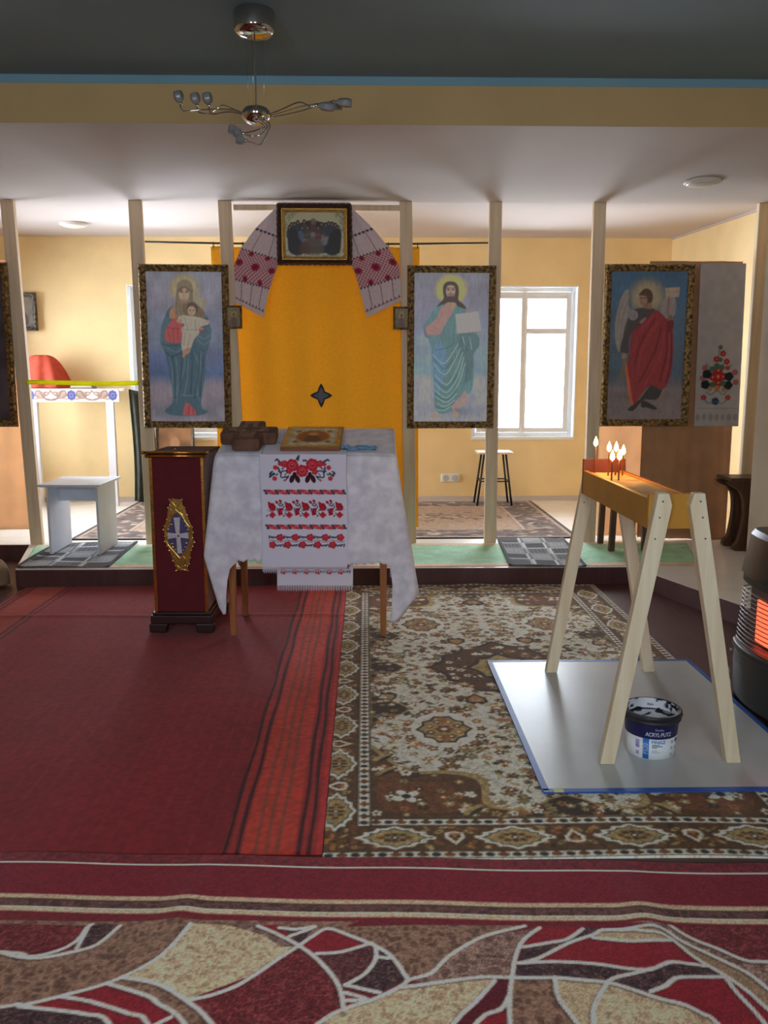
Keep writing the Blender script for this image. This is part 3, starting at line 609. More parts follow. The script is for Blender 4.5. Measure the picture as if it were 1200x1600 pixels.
# --- red runner
W, H = 2.30, 3.515; c = Canvas(W, H, .008, (104, 24, 28))
for k in range(34): x = .1+k*.0655; c.line([(x, 0), (x, H)], .006, (116, 34, 38), .55)
RX0 = -2.445
def band(xa, xb, col): c.rect(xa-RX0, xb-RX0, 0, H, col)
band(-.465, -.145, (128, 36, 32)); band(-.405, -.235, (150, 48, 36)); band(-.165, -.14, (146, 42, 38))
for x in (-.458, -.418, -.218, -.186): c.line([(x-RX0+.003*math.sin(y*9+x*40), y) for y in np.linspace(0, H, 40)], .012, (34, 16, 22))
for x in (-.362, -.325, -.288): c.line([(x-RX0+.003*math.sin(y*7+x*30), y) for y in np.linspace(0, H, 40)], .010, (92, 54, 40), .9)
band(-2.46, -2.115, (118, 34, 30)); band(-2.36, -2.17, (124, 48, 38))
for x in (-2.115, -2.15, -2.385, -2.42): c.line([(x-RX0, y) for y in (0, H)], .012, (44, 16, 22))
c.rect(0, W, 2.72, 2.745, (88, 20, 26), .5); c.speck(.10, 2, 5); c.speck(.05, 30, 6)
o = sheet('red_runner_rug', c, lambda X, Y: (RX0+X, 2.495+Y, .007+.003*np.sin(X*5+Y*2)*np.sin(Y*3)+.006*np.exp(-((Y-2.73)/.03)**2)), FLATM, None, 2.2, skirt=.0005)
tag(o, 'plain dark red runner rug with striped edge under the covered table', 'rug')

# --- brown floral rug
FX0, FX1, FY0, FY1 = -.235, 1.655, 2.452, 5.995; W, H = FX1-FX0, FY1-FY0
c = Canvas(W, H, .0058, (190, 184, 164))
BR, DB, TN, OR, RU, GN, CR, BK = (80, 54, 28), (52, 38, 24), (146, 124, 78), (142, 92, 46), (106, 62, 32), (108, 102, 66), (202, 196, 174), (40, 40, 40)
rs = random.Random(11)
def flower(x, y, r, col, ctr, n=5, a0=0.0):
    for k in range(n):
        a = a0+k*2*PI/n; c.ell(x+r*.6*math.cos(a), y+r*.6*math.sin(a), r*.45, r*.34, col, a)
    c.ell(x, y, r*.34, r*.34, ctr)
def leaf(x, y, r, a, col): c.ell(x, y, r, r*.36, col, a)
def scallop(x, y, rx, ry, n, d, m=80, pw=1.0):
    P = []
    for k in range(m):
        a = 2*PI*k/m; q = 1/((abs(math.cos(a))**pw+abs(math.sin(a))**pw)**(1/pw)); s_ = 1-d*abs(math.sin(n*a/2)); P.append((x+rx*q*s_*math.cos(a), y+ry*q*s_*math.sin(a)))
    return P
CX, CY = W/2, H/2
def sym(fn, x, y):           # a motif and its three mirror images about the centre of the rug
    for sx in ((1, -1) if x else (1,)):
        for sy in ((1, -1) if y else (1,)): fn(CX+sx*x, CY+sy*y, sx, sy)
BD = .245
# scattered small flowers of the cream field
for k in range(560):
    x, y = rs.uniform(0.0, CX-BD), rs.uniform(0, CY-BD); t = rs.random(); r = rs.uniform(.013, .027); a = rs.uniform(0, PI); cc = rs.choice([BR, BR, RU, DB, OR, GN, TN]); c2 = rs.choice([CR, OR, TN, BK])
    if t < .55: sym(lambda X, Y, sx, sy: flower(X, Y, r, cc, c2, 5, a), x, y)
    else: sym(lambda X, Y, sx, sy: leaf(X, Y, r*.9, a*sx*sy, cc), x, y)
for k in range(60):          # thin stems
    x, y = rs.uniform(0, CX-BD-.08), rs.uniform(0, CY-BD-.08); dx, dy = rs.uniform(-.08, .08), rs.uniform(-.08, .08)
    sym(lambda X, Y, sx, sy: c.line([(X, Y), (X+sx*dx*.6, Y+sy*dy*.3), (X+sx*dx, Y+sy*dy)], .006, GN, .7), x, y)
# large rosettes of the field
def medallion(X, Y, rx, ry, sx=1, sy=1):
    c.poly(scallop(X, Y, rx*1.5, ry*1.5, 8, .2, pw=1.6), CR)
    for k in range(16):
        a = k*PI/8; flower(X+rx*1.32*math.cos(a)*.98, Y+ry*1.32*math.sin(a), .024, (BR, OR, RU)[k % 3], CR if k % 2 else TN, 5, a)
    c.poly(scallop(X, Y, rx, ry, 10, .14, pw=1.5), DB); c.poly(scallop(X, Y, rx*.88, ry*.88, 10, .14, pw=1.5), TN)
    for k in range(8): a = k*PI/4+.4; flower(X+rx*.52*math.cos(a), Y+ry*.52*math.sin(a), .022, (BR, OR)[k % 2], CR)
    flower(X, Y, .04, RU, CR, 6); c.ell(X, Y-ry*.6, .02, .035, OR); c.ell(X, Y+ry*.6, .02, .035, OR)
sym(lambda X, Y, sx, sy: medallion(X, Y, .125, .155), .38, .78)
sym(lambda X, Y, sx, sy: medallion(X, Y, .105, .12), .12, 1.2) if 0 else None
def palmette(X, Y, r, sy=1, col=RU):
    c.poly([(X, Y+sy*r*1.3), (X+r*.8, Y+sy*r*.3), (X+r*.9, Y-sy*r*.5), (X+r*.3, Y-sy*r), (X, Y-sy*r*.7), (X-r*.3, Y-sy*r), (X-r*.9, Y-sy*r*.5), (X-r*.8, Y+sy*r*.3)], DB)
    c.poly([(X, Y+sy*r*1.0), (X+r*.6, Y+sy*r*.2), (X+r*.6, Y-sy*r*.4), (X, Y-sy*r*.5), (X-r*.6, Y-sy*r*.4), (X-r*.6, Y+sy*r*.2)], col); flower(X, Y, r*.45, TN, OR)
sym(lambda X, Y, sx, sy: palmette(X, Y, .085, sy), 0, 1.28); sym(lambda X, Y, sx, sy: palmette(X, Y, .06, -sy, OR), .2, .45); sym(lambda X, Y, sx, sy: palmette(X, Y, .06, sy, TN), .62, .40)
# centre medallion
c.poly(scallop(CX, CY, .40, .44, 12, .12, pw=1.5), DB); c.poly(scallop(CX, CY, .37, .41, 12, .12, pw=1.5), BR)
for k in range(60):
    a = rs.uniform(0, 2*PI); r = math.sqrt(rs.random())*.31; flower(CX+r*math.cos(a), CY+r*1.2*math.sin(a), rs.uniform(.016, .03), rs.choice([TN, CR, OR, DB]), rs.choice([BR, CR]))
c.poly(scallop(CX, CY, .2, .24, 8, .15, pw=1.5), DB); c.poly(scallop(CX, CY, .17, .2, 8, .15, pw=1.5), TN); flower(CX, CY, .09, OR, CR, 8)
# brown corners and side pieces with olive scrolls
def corner(X, Y, sx, sy):
    P = [(0, 0), (.60, 0), (.57, .05), (.47, .07), (.43, .12), (.44, .26), (.40, .33), (.30, .36), (.14, .36), (.10, .44), (.05, .52), (0, .56)]
    P = [(X-sx*p, Y-sy*q) for p, q in smooth(P)]; c.poly(P, TN, 1); Q = [(X+(p-X)*.93, Y+(q-Y)*.93) for p, q in P]; c.poly(Q, BR); R = [(X-sx*.05+(p-X)*.6, Y-sy*.06+(q-Y)*.6) for p, q in P]; c.poly(R, RU, .7)
    r2 = random.Random(3)
    for k in range(70):
        p, q = r2.uniform(.01, .5), r2.uniform(.01, .5)
        if max(p, q*1.2) > .40 and p+q > .50: continue
        flower(X-sx*p, Y-sy*q, r2.uniform(.012, .024), r2.choice([TN, OR, CR, DB, TN, GN]), r2.choice([CR, BR, CR]), 5, p*20)
    for t in ((.36, .06), (.5, .04), (.06, .36), (.05, .48)): c.ell(X-sx*t[0], Y-sy*t[1], .05, .018, TN, sx*sy*(.8 if t[0] > t[1] else .7)); c.ell(X-sx*t[0]-sx*.01, Y-sy*t[1]+sy*.01, .04, .01, DB, sx*sy*.8)
    flower(X-sx*.13, Y-sy*.16, .05, CR, BK, 4, .6)
sym(lambda X, Y, sx, sy: corner(X, Y, sx, sy), CX-BD, CY-BD)
def side(X, Y, ax, sg, L, D):
    P = [(-L, 0), (-L*.8, D*.25), (-L*.5, D*.4), (-L*.25, D*.8), (0, D), (L*.25, D*.8), (L*.5, D*.4), (L*.8, D*.25), (L, 0)]
    P = [((X+p, Y+sg*q) if ax == 'x' else (X+sg*q, Y+p)) for p, q in P]; c.poly(P, TN); mx = np.mean(P, 0); Q = [tuple(mx+(np.array(p)-mx)*.88) for p in P]; c.poly(Q, DB)
    r2 = random.Random(5)
    for k in range(int(L*140)):
        p = r2.uniform(-.85*L, .85*L); q = r2.uniform(0, D*.9*(1-abs(p)/L)); xy = (X+p, Y+sg*q) if ax == 'x' else (X+sg*q, Y+p)
        flower(xy[0], xy[1], r2.uniform(.012, .022), r2.choice([TN, OR, RU, CR, GN]), r2.choice([BR, CR, OR]), 5, p*30)
side(CX, BD, 'x', 1, .26, .16); side(CX, H-BD, 'x', -1, .26, .16)
for y in (CY-.55, CY, CY+.55): side(BD, y, 'y', 1, .24, .19); side(W-BD, y, 'y', -1, .24, .19)
# borders
for (d0, d1, col) in ((0, BD, BR),): 
    for R in ((0, W, 0, d1), (0, W, H-d1, H), (0, d1, 0, H), (W-d1, W, 0, H)): c.rect(*R, col)
def guard(d, wd, first):
    for ax in 'xy':
        L = W if ax == 'x' else H; O = H if ax == 'x' else W
        for far in (0, 1):
            q0, q1 = (d, d+wd) if not far else (O-d-wd, O-d); f = lambda u0, u1, v0, v1: (u0, u1, v0, v1) if ax == 'x' else (v0, v1, u0, u1)
            c.rect(*f(d, L-d, q0, q1), CR)
            n = int((L-2*d)/.042)
            for k in range(n):
                u = d+(k+.5)*(L-2*d)/n; vm = (q0+q1)/2; cc = (DB, BR, BK, RU)[k % 4]; x, y = (u, vm) if ax == 'x' else (vm, u)
                c.ell(x, y, .015, .012, cc); 
                if k % 2: c.rect(*f(u-.018, u+.018, vm-.006, vm+.006), cc); c.ell(*((u, vm+.012) if ax == 'x' else (vm+.012, u)), .008, .008, cc)
            for q in (q0, q1): c.line([(d, q), (L-d, q)] if ax == 'x' else [(q, d), (q, L-d)], .007, DB)
def cart(u, v, ax):
    g = lambda p, q: (u+p, v+q) if ax == 'x' else (v+q, u+p)
    rx, ry = (.128, .070)
    def sc(k): return [g(p, q) for p, q in scallop(0, 0, rx*k, ry*k, 12, .13, 72, 1.35)]
    c.poly(sc(1.08), CR); c.poly(sc(.86), BK); c.poly(sc(.80), TN)
    for p, q in ((.045, 0), (-.045, 0), (0, .02), (0, -.02), (.025, .016), (-.025, -.016), (.025, -.016), (-.025, .016)): c.ell(*g(p, q), .012, .009, RU if abs(p) > .03 else BR)
    c.ell(*g(0, 0), .013, .011, DB); c.ell(*g(0, 0), .006, .006, CR)
def small(u, v, ax, s):
    g = lambda p, q: (u+p, v+s*q) if ax == 'x' else (v+s*q, u+p)
    c.poly([g(0, .045), g(.034, .0), g(.03, -.03), g(0, -.04), g(-.03, -.03), g(-.034, 0)], CR); c.poly([g(0, .03), g(.02, -.005), g(.018, -.026), g(-.018, -.026), g(-.02, -.005)], OR)
    for p, q in ((0, .008), (.012, -.006), (-.012, -.006)): c.ell(*g(p, q), .007, .007, DB)
    for p, q, cc in ((.055, .03, OR), (-.055, .03, OR), (.05, -.035, TN), (-.05, -.035, TN), (.08, 0, CR), (-.08, 0, CR)): c.ell(*g(p, q), .018, .009, cc, .6 if p*q > 0 else -.6); c.ell(*g(p, q), .006, .005, BR)
mb = .125
for ax in 'xy':
    L = W if ax == 'x' else H; O = H if ax == 'x' else W; n = 4 if ax == 'x' else 9
    for far in (0, 1):
        v = mb if not far else O-mb
        for k in range(140):
            u = rs.uniform(.05, L-.05); q = v+rs.uniform(-.065, .065); x, y = (u, q) if ax == 'x' else (q, u); c.ell(x, y, rs.uniform(.01, .02), rs.uniform(.005, .01), rs.choice([RU, OR, TN, DB]), rs.uniform(0, PI))
        for k in range(n):
            u = .325+.395*k if ax == 'x' else .30+(L-.60)*k/(n-1); cart(u, v, ax)
            if k < n-1: small(u+(.1975 if ax == 'x' else (L-.60)/(n-1)/2), v, ax, 1 if k % 2 else -1)
        c.rect(*((0, L, 0, 0) if 0 else (0, .001, 0, .001)), CR)
guard(.004, .040, 0); guard(.200, .046, 1)
c.line([(0, 0), (W, 0), (W, H), (0, H), (0, 0)], .01, CR); c.speck(.16, None, 3); c.speck(.12, 3, 4)
kc = int(.094/W*(c.nx-1)); c.a = c.a[:, kc:]; c.x = c.x[kc:]; c.nx -= kc
def frug(X, Y):
    x, y = FX0+X, FY0+Y
    z = .007+.0015*np.sin(x*7+y*3)+.012*np.exp(-(((x-.78)/.12)**2+((y-5.98)/.05)**2))+.03*np.clip((x-1.5)/.24, 0, 1)**2*np.exp(-((y-2.47)/.09)**2)
    return x, y-.05*np.clip((x-.9)/.8, 0, 1)**2*np.exp(-((Y)/.5)**2), z
o = sheet('brown_floral_rug', c, frug, RUGM, None, 1.75, skirt=.0005)
tag(o, 'cream and brown floral oriental rug under the candle stand', 'rug')

# --- abstract rug in front: drawn from floor points
AX0, AX1, AY0, AY1 = -1.75, 1.75, 1.25, 2.53; ANG = math.atan2(2.339-2.453, 1.213+1.142)
ca, sa = math.cos(ANG), math.sin(ANG); PV = (0.0, 2.395)      # rug line through the white stripe
def rugp(px, py):            # photograph floor point in the rug's own frame (u across, v towards the far edge, 0 at the white stripe)
    x, y, _ = flo(px, py, .014); dx, dy = x-PV[0], y-PV[1]; return dx*ca+dy*sa, -dx*sa+dy*ca
W, H = 3.5, 1.23; c = Canvas(W, H, .0042, (92, 26, 32)); V0 = H-.055; U0 = 1.75
def q(p): u, v = rugp(*p); return (u+U0, v+V0)
ny, nx = c.ny, c.nx
def tone(a, b, cell, seed, wd=.16, spk=.0):
    w_ = worm(ny, nx, cell, seed, wd)[..., None]; t = np.array(a, float)*(1-w_)+np.array(b, float)*w_
    if spk: t = t*(1+spk*(2*np.random.RandomState(seed).rand(ny, nx)-1))[..., None]
    return t
BEI = tone((146, 120, 92), (182, 156, 124), 4.5, 1, .2); BRN = tone((86, 60, 48), (122, 92, 74), 5, 2, .2); RSP = tone((84, 26, 30), (104, 44, 44), 4, 3, .1, .25); PUR = tone((52, 34, 36), (78, 54, 52), 4, 4, .1, .3); BRS = tone((92, 66, 58), (124, 96, 84), 6, 5, .16, .2); RED = (112, 24, 32); DRD = (76, 20, 28); TAN2 = (160, 136, 106); TAN3 = (126, 100, 76)
# extend sideways and towards the camera with the same families of curves
RG = [
 (BRN, [(-400, 1440), (560, 1440), (187, 1600), (0, 1700), (-700, 1700)]), (RSP, [(-500, 1440), (143, 1447), (133, 1460), (107, 1475), (67, 1488), (33, 1494), (0, 1488), (-300, 1470)]),
 (DRD, [(33, 1494), (107, 1475), (137, 1455), (120, 1482), (67, 1495)]), (PUR, [(140, 1445), (190, 1445), (175, 1460), (153, 1475), (120, 1484)]),
 (BEI, [(298, 1446), (403, 1448), (468, 1478), (433, 1500), (400, 1523), (293, 1565), (247, 1540), (190, 1528), (233, 1508), (267, 1483)]), (BRS, [(350, 1446), (403, 1446), (468, 1478), (440, 1480), (410, 1462)]),
 (RED, [(167, 1537), (230, 1558), (247, 1570), (287, 1600), (330, 1680), (260, 1680), (230, 1600), (140, 1565), (93, 1557)]), (RED, [(33, 1573), (93, 1557), (140, 1565), (200, 1585), (230, 1600), (250, 1680), (200, 1660), (170, 1600), (133, 1585), (83, 1578)]),
 (PUR, [(0, 1575), (83, 1578), (133, 1585), (170, 1600), (200, 1690), (-500, 1800), (-500, 1620)]), (BRN, [(167, 1537), (190, 1528), (247, 1540), (290, 1565), (330, 1600), (400, 1700), (330, 1700), (287, 1600), (247, 1570)]),
 (RSP, [(293, 1565), (400, 1523), (468, 1478), (497, 1500), (523, 1530), (537, 1578), (497, 1600), (400, 1680), (400, 1700), (330, 1600)]),
 (RED, [(468, 1478), (490, 1462), (513, 1451), (547, 1463), (580, 1475), (533, 1488), (495, 1490)]), (PUR, [(437, 1450), (492, 1448), (468, 1478), (453, 1463)]), (RED, [(403, 1446), (440, 1446), (453, 1463), (468, 1478)]),
 (tone((70, 34, 36), (90, 52, 50), 4, 9, .1, .25), [(495, 1490), (580, 1475), (587, 1500), (570, 1523), (540, 1540), (523, 1530)]), (PUR, [(587, 1482), (613, 1498), (637, 1532), (593, 1555), (540, 1540), (570, 1523), (587, 1500)]), (RED, [(540, 1556), (573, 1563), (537, 1578)]),
 (BRN, [(513, 1449), (820, 1446), (767, 1460), (737, 1473), (700, 1497), (673, 1523), (637, 1532), (613, 1498), (587, 1480), (547, 1463)]), (BRS, [(640, 1533), (673, 1523), (700, 1497), (737, 1473), (767, 1460), (843, 1450), (817, 1470), (805, 1497), (800, 1530), (750, 1528), (667, 1540)]),
 (BEI, [(400, 1680), (497, 1600), (537, 1578), (587, 1562), (627, 1545), (667, 1540), (773, 1530), (743, 1567), (710, 1600), (660, 1690)]), (DRD, [(710, 1600), (743, 1567), (773, 1530), (800, 1530), (797, 1553), (783, 1577), (747, 1597), (690, 1690), (650, 1690)]), (RED, [(747, 1597), (783, 1577), (797, 1600), (810, 1690), (690, 1690)]),
 (BRN, [(800, 1530), (867, 1528), (873, 1560), (900, 1597), (960, 1690), (810, 1690), (797, 1600)]), (TAN2, [(867, 1528), (950, 1537), (933, 1563), (927, 1597), (940, 1690), (960, 1690), (900, 1597), (873, 1560)]), (BEI, [(950, 1537), (987, 1548), (1033, 1565), (1070, 1573), (1100, 1587), (1120, 1600), (1200, 1690), (940, 1690), (927, 1597), (933, 1563)]),
 (RED, [(817, 1480), (843, 1450), (910, 1450), (887, 1468), (860, 1473)]), (PUR, [(810, 1505), (817, 1480), (860, 1473), (887, 1468), (910, 1450), (943, 1455), (927, 1462), (887, 1478), (840, 1498)]),
 (RED, [(840, 1498), (887, 1475), (927, 1466), (967, 1472), (1013, 1478), (1047, 1471), (1087, 1498), (1103, 1510), (1053, 1507), (1020, 1520), (987, 1517), (933, 1508), (867, 1503)]), (PUR, [(800, 1528), (810, 1505), (867, 1503), (933, 1508), (987, 1517), (1020, 1520), (967, 1528), (950, 1537), (907, 1532)]),
 (PUR, [(947, 1537), (1017, 1520), (1053, 1507), (1103, 1510), (1133, 1525), (1063, 1530), (1040, 1545), (1017, 1553), (987, 1548)]), (RED, [(1017, 1553), (1040, 1545), (1063, 1530), (1133, 1527), (1153, 1553), (1193, 1597), (1260, 1690), (1200, 1690), (1120, 1600), (1070, 1573)]),
 (TAN2, [(927, 1467), (943, 1455), (987, 1458), (1007, 1463), (1043, 1467), (1047, 1473), (1013, 1478), (967, 1472)]), (TAN3, [(943, 1455), (997, 1455), (1033, 1455), (1067, 1473), (1120, 1497), (1167, 1520), (1200, 1545), (1320, 1640), (1320, 1680), (1200, 1577), (1133, 1525), (1087, 1498), (1043, 1467), (1007, 1463)]),
 (BRS, [(980, 1446), (1047, 1446), (1080, 1467), (1120, 1482), (1163, 1500), (1200, 1503), (1400, 1510), (1400, 1640), (1320, 1640), (1200, 1545), (1120, 1497), (1067, 1473), (1033, 1455)]), (RSP, [(1047, 1446), (1400, 1446), (1500, 1500), (1400, 1510), (1200, 1503), (1163, 1500), (1120, 1482), (1080, 1467)]), (RED, [(1133, 1527), (1200, 1577), (1320, 1680), (1260, 1690), (1193, 1597), (1153, 1553)])]
for col, P in RG: c.poly([q(p) for p in P], col)
LN = ['-300,1500 0,1490 45,1496 90,1486 120,1470 135,1450 143,1445', '137,1450 120,1482', '0,1490 33,1497 67,1497 117,1487 153,1475 187,1447', '-300,1640 0,1575 33,1572 93,1557 167,1537 233,1508 267,1483 298,1447', '167,1537 230,1558 247,1570 287,1600 330,1690', '190,1528 247,1540 290,1565 330,1600 400,1700', '93,1557 140,1565 200,1585 230,1600 260,1690', '30,1573 83,1578 133,1585 170,1600 200,1690', '240,1605 267,1592',
 '293,1565 327,1558 367,1543 400,1523 433,1500 468,1477 490,1462 513,1451 547,1463 587,1480 613,1498 637,1532', '403,1448 433,1460 468,1478 497,1500 523,1530 533,1553 537,1578', '437,1450 463,1452 492,1448 453,1463', '495,1490 533,1488 580,1475', '587,1482 587,1500 570,1523 540,1540', '590,1497 607,1499', '540,1540 593,1553', '540,1552 573,1563 540,1564', '400,1680 497,1600 537,1578 587,1562 627,1543 640,1533 673,1523 700,1497 737,1473 767,1460 820,1447',
 '627,1545 667,1540 750,1528 800,1528 867,1528 907,1532 950,1537 987,1548 1033,1565 1070,1573 1100,1587 1120,1600 1200,1690', '650,1690 710,1600 743,1567 773,1533', '843,1450 817,1470 805,1497 800,1530 797,1553 797,1600 810,1690', '797,1553 783,1577 747,1597 690,1690', '817,1480 860,1473 887,1468 910,1453', '810,1505 840,1498 887,1475 927,1462 943,1455 987,1458 1007,1463 1043,1467 1087,1498 1133,1525 1167,1548 1200,1577 1320,1680', '927,1467 967,1472 1013,1478 1047,1473', '943,1455 997,1455 1033,1455 1067,1473 1120,1497 1167,1520 1200,1545 1320,1640', '1045,1447 1080,1467 1120,1482 1163,1500 1200,1503 1400,1510', '813,1505 867,1503 933,1508 987,1517 1020,1520 1053,1507 1103,1510', '947,1537 967,1528 1017,1520', '1017,1553 1040,1545 1063,1530 1127,1527', '1133,1527 1153,1553 1193,1597 1260,1690', '867,1528 873,1560 900,1597 960,1690', '950,1537 933,1563 927,1597 940,1690']
LNP = [[tuple(map(float, t.split(','))) for t in l.split()] for l in LN]
for P in LNP: S = [q(p) for p in smooth(P, False)]; c.line([(a-.004, b-.004) for a, b in S], .014, (40, 26, 26), .5)
for P in LNP: c.line([q(p) for p in smooth(P, False)], .0125, (190, 182, 164))
# straight border bands (v measured from the white stripe)
def vb(v0, v1, col, a=1): c.rect(0, W, V0+v0, V0+v1, col, a)
vb(-.225, .06, (92, 20, 30)); vb(-.006, .003, (196, 184, 156)); vb(.004, .06, (88, 26, 32)); 
vb(-.165, -.006, (98, 18, 30)); vb(-.186, -.163, (170, 140, 112)); vb(-.222, -.184, (62, 40, 36)); vb(-.244, -.220, (174, 148, 120)); vb(-.256, -.244, (96, 22, 30))
w0 = worm(ny, nx, 5, 21, .2); j0, j1 = [int((V0+v)/H*(ny-1)) for v in (-.220, -.187)]; c.a[j0:j1] *= (1+.45*w0[j0:j1])[..., None]
j0, j1 = [int((V0+v)/H*(ny-1)) for v in (.006, .055)]; c.a[j0:j1] *= (1+.35*(vnoise(ny, nx, 3, 31)[j0:j1]-.3))[..., None]
c.speck(.16, None, 13); c.speck(.07, 3, 14)
def arug(X, Y):
    u, v = X-U0, Y-V0; z = .0165+.009*np.exp(-((u+.50-.05*v)/.045)**2)*np.exp(-((v+.25)/.16)**2)+.013*np.exp(-((u-.80-.1*v)/.05)**2)*np.exp(-((v+.30)/.2)**2)+.002*np.sin(u*11)
    return PV[0]+u*ca-v*sa, PV[1]+u*sa+v*ca, z
o = sheet('abstract_rug', c, arug, RUGM, None, 2.4, skirt=.0105)
tag(o, 'dark red and beige rug with white curved lines in the foreground', 'rug')

# --- beige patterned rug in the altar room
W, H = 4.35, 2.18; c = Canvas(W, H, .014, (150, 126, 104)); rs = random.Random(5)
for k in range(64): c.line([(0, k*.035), (W, k*.035)], .012, (166, 142, 116), .7)
for R in ((0, W, 0, .42), (0, W, H-.42, H), (0, .42, 0, H), (W-.42, W, 0, H)): c.rect(*R, (92, 76, 70))
for k in range(900):
    x, y = rs.uniform(0, W), rs.uniform(0, H)
    if .42 < x < W-.42 and .42 < y < H-.42: continue
    c.ell(x, y, rs.uniform(.03, .07), rs.uniform(.015, .03), rs.choice([(172, 154, 136), (52, 42, 42), (136, 112, 94), (160, 136, 120)]), rs.uniform(0, PI))
for d in (.05, .40): c.line([(d, d), (W-d, d), (W-d, H-d), (d, H-d), (d, d)], .03, (168, 148, 130))
for (x, y) in ((1.1, 1.1), (2.2, 1.1), (3.3, 1.1)):
    for k in range(90): a = rs.uniform(0, 2*PI); r = rs.random()*.42; c.ell(x+r*1.3*math.cos(a), y+r*.7*math.sin(a), .05, .02, rs.choice([(82, 68, 62), (172, 150, 126), (112, 92, 80)]), rs.uniform(0, PI))
c.line([(0, 0), (W, 0), (W, H), (0, H), (0, 0)], .05, (46, 40, 44)); c.speck(.14, None, 3)
o = sheet('altar_rug', c, lambda X, Y: (-2.52+X-.1*(1-Y/H)*(X < 1)*0, 7.13+Y, PZ+.009+0*X), RUGM, None, 1.25, skirt=PZ+.0005)
tag(o, 'beige and brown patterned rug with dark edge behind the icon screen', 'rug')

# --- pale green mat along the step
W, H = 4.95, .86; c = Canvas(W, H, .012, (146, 190, 158)); c.rect(0, W, 0, .10, (206, 178, 152)); c.rect(0, W, H-.07, H, (196, 178, 152)); c.rect(0, W, .0, .015, (196, 150, 130)); c.speck(.06, 6, 2); c.speck(.05, None, 4)
MATM = painted('rubber_backed_mat', rough=.8, bump=.15, bscale=200, spec=.25)
o = sheet('green_floor_mat', c, lambda X, Y: (-2.5+X*(1+.0*Y)+(Y/H)*.22*(2*X/W-1), 6.045+Y, PZ+.004+0*X), MATM, None, 1.5, skirt=PZ+.0005)
tag(o, 'long pale green mat with cream edges lying along the step', 'mat')

# --- grey chequered mats
def grey_mat(x, y, w_, h_, rz, label, seed, skew=0.0):
    c = Canvas(w_, h_, .0065, (84, 86, 90)); r = random.Random(seed); nxm, nym = 3, 5; gx, gy = w_/nxm, h_/nym
    for i in range(nxm):
        for j in range(nym):
            t = (i+j+seed) % 3; x0, y0 = i*gx+.012, j*gy+.012; x1, y1 = (i+1)*gx-.012, (j+1)*gy-.012
            c.rect(x0-.012, x1+.012, y0-.012, y1+.012, [(200, 202, 204), (104, 106, 110), (164, 166, 168)][t])
            c.rect(x0+.008, x1-.008, y0+.008, y1-.008, [(56, 56, 60), (150, 152, 154), (78, 78, 82)][t])
            if r.random() < .6:
                for k in range(5): c.line([(x0+.02+k*gx*.16, y0+.02), (x0+.02+k*gx*.16, y1-.02)], .006, [(120, 120, 124), (116, 118, 120), (150, 150, 152)][t], .8)
    c.rect(0, w_, 0, .022, (58, 58, 62)); c.rect(0, w_, h_-.022, h_, (58, 58, 62)); c.rect(0, .022, 0, h_, (58, 58, 62)); c.rect(w_-.022, w_, 0, h_, (58, 58, 62)); c.speck(.15, None, seed)
    co, si = math.cos(rz), math.sin(rz)
    def f(X, Y):
        a = X-w_/2+skew*(Y/h_); b = Y
        return x+a*co-b*si, y+a*si+b*co, PZ+.012+.007*np.sin(X*8+Y*5)*np.exp(-((X-w_/2)/.2)**2*0)*.6+.012*np.clip((np.abs(X-w_/2)/(w_/2)-.85)/.15, 0, 1)
    o = sheet('chequered_mat', c, f, FLATM, None, 1.15, skirt=PZ+.006); return tag(o, label, 'mat', 'grey chequered mats on the step')
grey_mat(-2.2, 6.05, .66, .93, .02, 'grey chequered mat under the white stool on the left of the step', 1, -.02)
grey_mat(1.32, 6.02, .56, 1.08, -.06, 'grey chequered mat on the step right of the covered table', 2, .01)

# ================================================================ COVERED TABLE
OAK = wood('honey_oak', (178, 112, 58), (150, 90, 44), rough=.45)
TABX, TABY, TABR = -.335, 4.99, -.02
T = empty('table', (TABX, TABY, 0), TABR, 'square wooden table under a white cloth, top tilted like a desk', 'table')
def topz(y): return 1.066+(y+.27)*.205                  # sloping top in table coordinates
MB().hexa([(-.49, -.26, topz(-.26)-.022), (.49, -.26, topz(-.26)-.022), (.49, .27, topz(.27)-.022), (-.49, .27, topz(.27)-.022)], [(-.49, -.26, topz(-.26)), (.49, -.26, topz(-.26)), (.49, .27, topz(.27)), (-.49, .27, topz(.27))]).build('tabletop', OAK, T, .004)
MB().hexa([(-.44, -.215, .93), (.44, -.215, .93), (.44, -.195, .93), (-.44, -.195, .93)], [(-.44, -.215, topz(-.215)-.024), (.44, -.215, topz(-.215)-.024), (.44, -.195, topz(-.195)-.024), (-.44, -.195, topz(-.195)-.024)]).build('apron', OAK, T)
for sx in (-1, 1):
    for y, in ((-.215,), (.20,)):
        z1 = topz(y)-.024; x = sx*.435
        MB().hexa([(x-.017, y-.017, 0.0155), (x+.017, y-.017, 0.0155), (x+.017, y+.017, .0155), (x-.017, y+.017, .0155)], [(x-.026, y-.026, z1), (x+.026, y-.026, z1), (x+.026, y+.026, z1), (x-.026, y+.026, z1)]).build('leg', OAK, T, .003)
